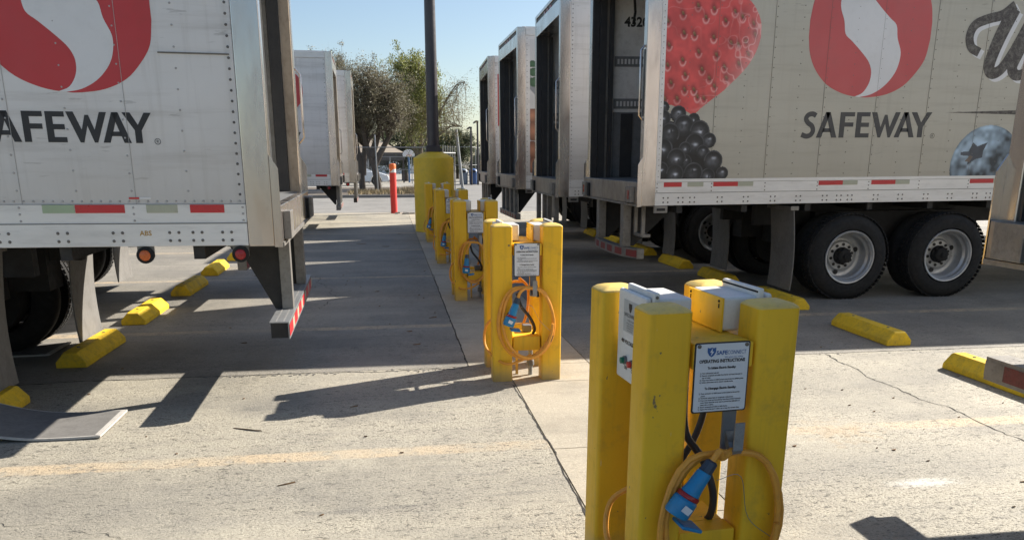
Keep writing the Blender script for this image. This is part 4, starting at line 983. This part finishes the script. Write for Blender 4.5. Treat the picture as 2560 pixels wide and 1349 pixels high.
# ------------------------------------------------------------------ lamp post in its barrel base, red bollard
lp = empty('lamp_post', (1.09, 19.75, 0), 'tall dark bronze pole rising from a fat yellow barrel footing', 'lamp post')
MB().lathe([(.475,0),(.478,1.66),(.470,1.70),(.44,1.722),(.33,1.785),(.22,1.835),(.0001,1.85)], (0,0,0), 'z', 40).build('barrel_base', M['yellow_dull'], lp, smooth=True, angle=25)
MB().box(-.17,.17,-.17,.17,1.835,1.975).build('base_cover', M['pole'], lp, bev=.01)
MB().tube([(0,0,1.97),(0,0,5.5),(0,0,9.2)], [.142,.122,.09], 24).build('pole_shaft', M['pole'], lp, smooth=True)
MB().box(-.19,-.172,-.06,.02,1.84,1.96).build('side_tab', M['galv'], lp)
rb = empty('bollard', (.155, 26.6, 0), 'slim red bollard with orange and white band at its top', 'bollard')
MB().lathe([(.105,0),(.105,1.27)], (0,0,0), 'z', 24).build('bollard_shaft', M['bol_red'], rb, smooth=True)
MB().lathe([(.107,1.271),(.107,1.45)], (0,0,0), 'z', 24).build('white_band', M['sign'], rb, smooth=True)
MB().lathe([(.1075,1.38),(.108,1.50),(.09,1.535),(.0001,1.55)], (0,0,0), 'z', 24).build('orange_cap', M['bol_orange'], rb, smooth=True)
b = MB()
for i in range(5): 
    a = R(215+i*12); b.add([(.109*math.cos(a), .109*math.sin(a), 1.28+i*.02), (.109*math.cos(a+.2), .109*math.sin(a+.2), 1.28+i*.02), (.109*math.cos(a+.35), .109*math.sin(a+.35), 1.38), (.109*math.cos(a+.15), .109*math.sin(a+.15), 1.38)], [(0,1,2,3)])
b.build('orange_stripe', M['bol_orange'], rb)
mb = MB(); rg = random.Random(2)
for k in range(14): 
    x = .3+rg.uniform(-.1,.7); y = 26.4+rg.uniform(-.4,.3); s = rg.uniform(.03,.09); mb.box(x-s, x+s, y-s, y+s, 0, .02+s*.3)
tag(mb.build('rubble', M['kerb']), 'small broken concrete pieces at the foot of the red bollard', 'rubble', kind='stuff')

# ------------------------------------------------------------------ curled mud flaps on the ground
def curled(x1, y0, y1, z0, label):
    pts = [Vector(p) for p in ((x1, z0+.004), (x1-.2, z0+.0), (x1-.42, z0+.006), (x1-.66, z0+.05), (x1-.9, z0+.14), (x1-1.12, z0+.30))]
    L = smoothline(pts, 5); n = len(L)
    r = empty('mud_flap', ((x1), y0, 0), label, 'mud flap', 'curled mud flaps touching the ground')
    up = [(p.x-x1, p.y+.014) for p in L]; lo = [(p.x-x1, p.y) for p in L]
    MB().prism(lo+up[::-1], 'y', .012, y1-y0-.012).build('flap_sheet', M['flap'], r)
    MB().prism(lo+up[::-1], 'y', 0, .0115).build('flap_edge', M['flap_edge'], r)
    MB().prism(lo+up[::-1], 'y', y1-y0-.0115, y1-y0).build('flap_edge', M['flap_edge'], r)
    MB().prism([(0.001, z0+.006), (.012, z0+.006), (.012, z0+.018), (.001, z0+.018)], 'y', 0, y1-y0).build('flap_edge', M['flap_edge'], r)
    MB().prism([(-.022, z0+.0185), (0.0, z0+.0185), (0.0, z0+.0205), (-.022, z0+.0205)], 'y', .01, y1-y0-.01).build('worn_end', M['flap_edge'], r)
curled(-1.83, 4.96, 5.50, .004, 'large grey mud flap with pale edges curled on the concrete at lower left')
curled(-3.0, 7.3, 7.8, .004, 'mud flap with a pale edge curled in the dark under the left trailer')

# ------------------------------------------------------------------ background: fence, trees, car, shelter
FY = 41.6
fence = empty('chain_link_fence', (-.8, FY, .1), 'long chain link fence on the verge behind the red bollard', 'fence')
posts = [-17.5,-14.6,-11.7,-8.8,-5.9,-3.2,-.52,2.15]
for x in posts: MB().tube([(x+.8, 0, 0), (x+.8-.04, 0, 2.35 if abs(x+.52) > .1 else 2.75)], .035, 10).build('fence_post', M['galv'], fence, smooth=True)
MB().tube([(-17.2,0,2.16),(2.95,0,2.16)], .024, 8).build('top_rail', M['galv'], fence, smooth=True)
b = MB(); st = .085; H = 2.1
x = -9.0
while x < 2.95:
    for s in (1, -1):
        xa, xb = x, x+s*H
        z0, z1 = .03, .03+H
        if xb > 2.95: z1 = .03+(2.95-xa); xb = 2.95
        if xb < -9: z1 = .03+(xa+9); xb = -9
        if z1 > z0+.05: b.add([(xa-.002,0,z0),(xa+.002,0,z0),(xb+.002,0,z1),(xb-.002,0,z1)], [(0,1,2,3)])
    x += st
tag(b.build('wire_mesh', M['galv'], fence, recalc=False), kind='stuff')
gate = empty('sliding_gate', (3.15, 39.5, 0), 'open grey picket gate panel seen edge on beside the yellow barrel', 'gate')
for k in range(9): MB().tube([(-.85+k*.14+.0, .5+k*.3, 0), (-.85+k*.14, .5+k*.3, 2.35)], .028, 8).build('picket', M['steel_dull'], gate, smooth=True)
MB().tube([(-.85,.5,2.0),(.3,2.9,2.0)], .03, 8).build('gate_rail', M['galv'], gate, smooth=True)
MB().tube([(1.08,7.5,.0),(.75,7.5,3.3)], .085, 10).build('leaning_post', M['galv'], gate, smooth=True)

def tree(name, label, base, seed, crown, trunk_pts, r0, leafmat, barkmat, nleaf, leaf, cat='tree', droop=0, nbr=26, group=None, gap=.35, clusters=60):
    """crown: list of (centre, radii); leaf clusters sit at branch tips inside it"""
    rg = random.Random(seed); nr = np.random.RandomState(seed)
    root = empty(name, base, label, cat, group)
    mb = MB(); tips = []
    for tp in trunk_pts:
        L = smoothline([Vector(p) for p in tp], 4); n = len(L)
        mb.tube([tuple(p) for p in L], [r0*(1-.62*i/(n-1)) for i in range(n)], 8)
        top = L[n//2:]
        for k in range(nbr//len(trunk_pts)):
            s = rg.choice(top); c, rad = rg.choice(crown)
            while True:
                q = Vector((rg.uniform(-1,1), rg.uniform(-1,1), rg.uniform(-1,1)))
                if .45 < q.length < .98: break
            e = Vector(c)+Vector((q.x*rad[0], q.y*rad[1], q.z*rad[2]))
            m_ = s.lerp(e, .5)+Vector((rg.uniform(-.3,.3), rg.uniform(-.3,.3), rg.uniform(.0,.4)))
            B = smoothline([s, m_, e], 4); mb.tube([tuple(p) for p in B], [r0*.30*(1-.85*i/(len(B)-1)) for i in range(len(B))], 5)
            tips.append(e)
            for j in range(7):
                s2 = rg.choice(B[3:]); e2 = s2+Vector((rg.gauss(0,.5), rg.gauss(0,.5), rg.gauss(.15,.4)))*.9
                mb.tube([tuple(s2), tuple(s2.lerp(e2, .5)+Vector((0,0,.06))), tuple(e2)], [r0*.07, r0*.05, r0*.02], 4); tips.append(e2)
    mb.build('trunk', barkmat, root, smooth=True)
    cen = []
    for k in range(clusters):
        c, rad = crown[rg.randrange(len(crown))]
        while True:
            q = Vector((rg.uniform(-1,1), rg.uniform(-1,1), rg.uniform(-1,1)))
            if q.length < 1: break
        cen.append(Vector(c)+Vector((q.x*rad[0], q.y*rad[1], q.z*rad[2])))
    cen += tips
    cen = np.array([tuple(c) for c in cen]); m_ = nleaf
    pick = nr.randint(0, len(cen), m_); sd = nr.uniform(.07, .26, len(cen))
    P_ = cen[pick]+nr.normal(0, 1, (m_, 3))*sd[pick][:, None]*np.array([1,1,.75])
    if droop: P_[:, 2] -= droop*np.abs(nr.exponential(.5, m_))*(nr.rand(m_) < .6)
    A = nr.normal(0, 1, (m_, 3)); A /= np.linalg.norm(A, axis=1)[:, None]
    if droop: A[:, 2] = -np.abs(A[:, 2])-1.2; A /= np.linalg.norm(A, axis=1)[:, None]
    Bv = np.cross(A, nr.normal(0, 1, (m_, 3))); Bv /= np.linalg.norm(Bv, axis=1)[:, None]
    L_ = (leaf*nr.uniform(.6, 1.4, m_))[:, None]; wd = L_*.42
    V = np.stack([P_-A*L_*.5, P_+Bv*wd*.5, P_+A*L_*.5, P_-Bv*wd*.5], 1).reshape(-1, 3)
    me = bpy.data.meshes.new('crown'); me.from_pydata(V.tolist(), [], np.arange(4*m_).reshape(-1, 4).tolist()); me.materials.append(leafmat)
    o = bpy.data.objects.new('crown', me); C.objects.link(o); o.parent = root; tag(o, kind='stuff')
    return root
tree('olive_tree', 'grey-brown leafy tree nearest the far trailer, left trunk behind the fence', (-1.33,43.6,.1), 11, [((-.9,0,4.3),(1.5,1.6,1.7)),((-1.0,0,5.4),(1.3,1.2,1.2)),((.0,.2,3.3),(1.2,1.2,1.0)),((-1.4,0,6.1),(.8,.7,.6))],
     [[(0,0,0),(-.05,0,1.2),(-.25,0,2.6),(-.6,0,4.4),(-.9,0,5.6)], [(0.05,0,.8),(.2,.1,2.2),(.3,.1,3.6)]], .17, M['leaf_olive'], M['wood'], 32000, .070, nbr=70, clusters=14, group='trees behind the fence')
tree('olive_tree', 'grey-brown leafy tree in the middle, leaning dark trunk by the white car', (-.50,43.2,.1), 12, [((.3,0,4.3),(1.6,1.5,1.5)),((-.3,0,5.4),(1.2,1.2,.9)),((1.2,0,3.6),(1.0,1.2,1.0)),((.5,0,5.1),(1.0,1.0,.7))],
     [[(0,0,0),(-.15,0,1.1),(-.5,0,2.2),(-.7,0,3.6),(-.4,0,5.0)], [(-.2,0,1.2),(.4,0,2.3),(1.2,.1,3.5)], [(-.3,0,1.7),(.2,.2,3.2),(.4,.2,4.6)]], .19, M['leaf_olive'], M['wood'], 32000, .070, nbr=78, clusters=14, group='trees behind the fence')
tree('pepper_tree', 'bright green drooping tree rising behind the dark lamp pole', (2.0,47.5,.1), 13, [((-.1,0,6.0),(1.0,1.0,.85)),((.1,0,5.0),(1.2,1.2,1.2)),((-.7,0,6.4),(.6,.6,.45)),((-.5,0,3.9),(1.2,1.2,.9)),((.8,0,4.2),(.8,.8,.8))],
     [[(0,0,0),(-.1,0,1.6),(0,0,3.4),(.1,0,5.4),(0,0,6.6)], [(0,0,1.4),(-.7,0,2.8),(-1.1,0,4.0)]], .15, M['leaf_green'], M['bark_pale'], 30000, .105, droop=.6, nbr=60, clusters=6, group='trees behind the fence')
tree('bare_tree', 'nearly bare tree with thin twigs spreading right of the lamp pole', (1.6,45.5,.1), 14, [((1.6,0,3.7),(1.4,1.2,1.5)),((1.9,0,4.6),(1.0,.9,1.0)),((1.0,0,2.9),(1.2,1,.8))],
     [[(0,0,0),(.1,0,1.6),(.6,0,2.8),(1.4,0,4.2),(2.2,0,5.4),(2.7,0,5.6)], [(.05,0,1.4),(.9,0,2.5),(1.9,0,3.3),(2.5,0,3.3)]],   .05, M['leaf_dry'], M['bark_pale'], 4200, .075, nbr=60, clusters=2, group='trees behind the fence')
for i, (x, y, r_, h_, lb) in enumerate(((1.5,68,2.4,2.5,'dark round tree low behind the basketball hoop'), (3.9,72,2.6,2.4,'dark evergreen just right of the yellow barrel'), (6.2,74,1.7,2.4,'dark evergreen by the slim street lamps'), (-2.5,80,3.5,3.0,'dark tree far behind the shelter roof'), (7.3,66,.7,1.2,'small bush at the foot of the street lamps'))):
    tree('evergreen_tree', lb, (x,y,0), 30+i, [((0,0,h_),(r_,1.5,h_*.8)),((r_*.3,0,h_*1.3),(r_*.6,1.2,h_*.5))], [[(0,0,0),(0,0,h_*.6),(.1,0,h_)]], .16, M['leaf_dark'], M['wood'], 20000 if r_ > 1 else 5000, .14, nbr=20, clusters=60, group='distant evergreens')
mb = MB(); rg = random.Random(77)
for k in range(2600):
    x = rg.uniform(-1.9, 3.2); y = rg.uniform(39, 43.5); h_ = rg.uniform(.04,.22)*(1+1.0*math.exp(-((x-1.6)/1.2)**2)); a = rg.uniform(0, 6.28); dx, dy = .02*math.cos(a), .02*math.sin(a); lx, ly = rg.gauss(0,.08), rg.gauss(0,.08)
    mb.add([(x-dx,y-dy,.10),(x+dx,y+dy,.10),(x+lx,y+ly,.10+h_)], [(0,1,2)])
m = NT('dry_grass'); m.set(col=m.mix(m.noise(m.pos(), 3), (.22,.17,.09), (.36,.29,.17)), rough=.9)
tag(mb.build('dry_grass', m.m, recalc=False), 'dry straw coloured weeds along the verge', 'weeds', kind='stuff')

# white car, nose to the right
car = empty('parked_car', (.08, 56.2, 0), 'white sedan parked behind the tree trunks, nose to the right', 'car')
prof = [(0,.35),(-.02,.55),(-.12,.68),(-.5,.80),(-1.05,.90),(-1.25,.93),(-3.6,.98),(-4.35,1.0),(-4.55,.85),(-4.6,.45),(-4.5,.28),(-4.05,.26)]
def arch(cx): return [(cx-.37+.0*0, .26)] + [(cx-.37*math.cos(a), .33+.37*math.sin(a)) for a in np.linspace(0.0, math.pi, 9)] + [(cx+.37, .26)]
body = prof + arch(-3.62) + arch(-.86) + [(-.2,.24)]
MB().prism(body, 'y', 0, 1.78).build('car_body', M['carpaint'], car, bev=.05)
gh = [(-1.15,.92),(-1.95,1.38),(-2.4,1.45),(-3.1,1.44),(-3.75,1.22),(-4.2,1.0)]
b = MB(); n = len(gh); V = [(x, .06+(z-.92)*.45, z) for x, z in gh]+[(x, 1.72-(z-.92)*.45, z) for x, z in gh]
b.add(V, [tuple(range(n)), tuple(range(2*n-1,n-1,-1))]+[(i,(i+1)%n,n+(i+1)%n,n+i) for i in range(n)]); b.build('car_roof', M['carpaint'], car, bev=.02)
for poly in ([(-1.38,.97),(-1.98,1.33),(-2.45,1.39),(-2.5,.98)], [(-2.57,.98),(-2.52,1.39),(-3.05,1.38),(-3.55,1.2),(-3.7,1.0)]):
    MB().add([(x, .045+(z-.92)*.45, z) for x, z in poly], [tuple(range(len(poly)))]).build('side_window', M['glass'], car)
MB().add([(-1.16,.15,.945),(-1.16,1.63,.945),(-1.93,1.5,1.385),(-1.93,.28,1.385)], [(0,1,2,3)]).build('windscreen', M['glass'], car)
for cx in (-.86, -3.62):
    wh = MB().lathe([(.2,.0),(.26,-.01),(.32,.0),(.335,.03),(.335,.19),(.30,.2)], (cx, .03, .335), 'y', 28).build('wheel', M['rubber'], car, smooth=True)
    b = MB()
    for a in range(10):
        an = a*math.pi/5; c, s = math.cos(an), math.sin(an); b.add([(cx+.04*c-.015*s,.012,.335+.04*s+.015*c),(cx+.04*c+.015*s,.012,.335+.04*s-.015*c),(cx+.21*c+.022*s,.012,.335+.21*s-.022*c),(cx+.21*c-.022*s,.012,.335+.21*s+.022*c)], [(0,1,2,3)])
    b.lathe([(.05,.012),(.0001,.005)], (cx,0,.335), 'y', 12); b.build('wheel_spokes', M['rim'], wh)
MB().box(-1.62,-1.45,-.14,.02,.93,1.04).build('door_mirror', M['carpaint'], car, bev=.02)
MB().box(-.42,-.10,-.012,.2,.60,.70).build('headlight', M['sign'], car, bev=.02)
# open shelter with low tan roof
sh = empty('shelter', (-1.7, 66, 0), 'open shelter with low tan hipped roof behind the white car', 'shelter')
MB().add([(-5,-2.5,2.2),(3.0,-2.5,2.2),(3.0,3.5,2.2),(-5,3.5,2.2),(-3,.5,3.25),(1.0,.5,3.25)], [(0,1,5,4),(1,2,5),(2,3,4,5),(3,0,4),(0,3,2,1)]).build('roof', M['roof_tan'], sh)
MB().box(-5,3.0,-2.55,-2.51,1.62,2.21).build('fascia', M['fascia'], sh); MB().box(-5,3.0,3.51,3.55,1.75,2.21).build('fascia', M['fascia'], sh)
for x in (-4.8,-1.9,.2,2.85):
    for y in (-2.4,3.4): MB().box(x,x+.12,y,y+.12,0,2.2).build('shelter_post', M['pole'], sh)
# far fence row with rails, white building strip
ff = empty('far_fence', (0, 60.5, 0), 'far chain link fence between the car park and the court', 'fence')
for x in np.arange(-6, 5, 1.55): MB().tube([(x,0,0),(x,0,1.9)], .03, 6).build('fence_post', M['galv'], ff)
for z in (1.0,1.88): MB().tube([(-6,0,z),(4.9,0,z)], .02, 6).build('fence_rail', M['galv'], ff)
rf = empty('court_fence', (6.0, 62, 0), 'tall grey mesh fence by the street lamps on the right', 'fence')
for k in range(12): MB().tube([(.3+k*.45,k*1.6,0),(.3+k*.45,k*1.6,2.6)], .03, 6).build('fence_post', M['galv'], rf)
for z in (.1,1.3,2.6): MB().tube([(-1.7,0,z),(.3,0,z),(5.25,17.6,z)], .02, 6).build('fence_rail', M['galv'], rf)
b = MB()
for k in range(80): x = .3+k*.062; y = k*.22; b.add([(x,y,.1),(x+.006,y,.1),(x+.006,y,2.6),(x,y,2.6)], [(0,1,2,3)])
tag(b.build('wire_mesh', M['steel_dull'], rf, recalc=False), kind='stuff')
hp = empty('basketball_hoop', (1.62, 63.5, 0), 'basketball hoop with white fan backboard on a blue post', 'basketball hoop')
MB().tube([(0,0,0),(0,0,1.55),(-.02,-.15,2.0)], .07, 12).build('hoop_post', M['hoop_blue'], hp, smooth=True)
MB().prism([(-.42,1.92),(.42,1.92)]+[(.46*math.cos(a)*1.0, 2.02+.42*math.sin(a)) for a in np.linspace(0, math.pi, 12)], 'y', -.20, -.24).build('backboard', M['sign'], hp)
MB().tube([(.2*math.cos(a), -.46+.2*math.sin(a), 2.0) for a in np.linspace(0, 6.28, 17)], .012, 6).build('hoop_ring', M['bol_orange'], hp)
MB().box(-.09,.09,-.26,-.245,2.0,2.12).build('target_square', M['sign_grey'], hp)
for i, (x, y, mt, lb) in enumerate(((5.30,58.2,'bin_grey','grey-blue trash bin with open hood, left of the blue one'), (6.0,58.2,'bin_blue','bright blue trash bin with domed hood'))):
    t = empty('trash_bin', (x, y, .03), lb, 'trash bin', 'trash bins by the driveway')
    MB().lathe([(.27,0),(.29,.05),(.30,.68),(.32,.70),(.32,.74)], (0,0,0), 'z', 20).build('bin_body', M[mt], t, smooth=True)
    MB().lathe([(.315,.745),(.30,.88),(.22,1.0),(.08,1.05),(.0001,1.055)], (0,0,0), 'z', 20).build('bin_hood', M[mt], t, smooth=True)
    MB().box(-.14,.14,-.325,-.28,.78,.93).build('bin_opening', M['black'], t)
for i, (x, y, h_, lb) in enumerate(((5.75,57,3.75,'shorter slim street lamp, left of the pair'), (6.2,57,4.15,'taller slim street lamp, right of the pair'))):
    t = empty('street_lamp', (x, y, 0), lb, 'street lamp', 'pair of street lamps')
    MB().tube([(0,0,0),(0,0,h_)], [.08,.065], 10).build('lamp_pole', M['pole'], t, smooth=True)
    MB().prism([(-.30,h_-.12),(-.05,h_-.02),(.06,h_),(.06,h_+.08),(-.12,h_+.1),(-.28,h_)], 'y', -.13, .13).build('lamp_head', M['pole'], t)
wb = empty('long_building', (0, 105, 0), 'low pale building far behind the trees', 'building')
MB().box(-40,4,0,8,0,3.0).build('wall', M['inner'], wb); MB().box(-40.3,4.3,-.3,8.3,3.0,3.35).build('roof', M['roof_tan'], wb)
for k in range(8): MB().box(-22+k*3,-20.8+k*3,-.02,-.005,1.0,2.2).build('window', M['glass'], wb)
wb2 = empty('long_building', (30, 130, 0), 'low pale building in the distance on the right', 'building')
MB().box(-10,40,0,8,0,3.2).build('wall', M['court'], wb2); MB().box(-10.3,40.3,-.3,8.3,3.2,3.5).build('roof', M['roof_tan'], wb2)

# ------------------------------------------------------------------ litter on the concrete
mb = MB(); rg = random.Random(5)
spots = [(-.35,3.35,.03,.008),(-.6,4.05,.05,.004),(-.95,5.0,.11,.003),(.35,3.2,.035,.004),(.2,7.3,.04,.008),(.15,7.9,.03,.006),(-1.0,3.35,.04,.002),(-.3,5.4,.03,.003),(.42,8.6,.05,.01),(-.2,10.5,.03,.01),(3.3,3.5,.03,.006),(2.35,4.2,.012,.008),(2.9,4.05,.012,.008),(-1.4,7.6,.03,.008),(-.1,16.2,.08,.02),(-.6,16.8,.1,.02),(.2,19,.05,.02)]
for x, y, a, c in spots + [(rg.uniform(-2.5,.5), rg.uniform(3,14), rg.uniform(.004,.014), rg.uniform(.002,.006)) for _ in range(50)] + [(rg.uniform(1.8,5), rg.uniform(3,9), rg.uniform(.004,.012), rg.uniform(.002,.006)) for _ in range(30)]:
    t = rg.uniform(-.5,.5); ca, sa = math.cos(t), math.sin(t); q = [(-a,-c),(0,-c*1.6),(a,-c*.3),(a*.9,c*.5),(0,c*1.5),(-a*.9,c)]
    vs = [(x+p*ca-r*sa, y+p*sa+r*ca, .002) for p, r in q]+[(x+p*ca*.9-r*sa, y+p*sa+r*ca*.9, .006+.004*math.sin(i)) for i, (p, r) in enumerate(q)]
    mb.add(vs, [(6,7,8,9,10,11)]+[(i,(i+1)%6,6+(i+1)%6,6+i) for i in range(6)])
tag(mb.build('litter', M['debris']), 'dry leaves, twigs and crumbs scattered on the concrete', 'litter', kind='stuff')
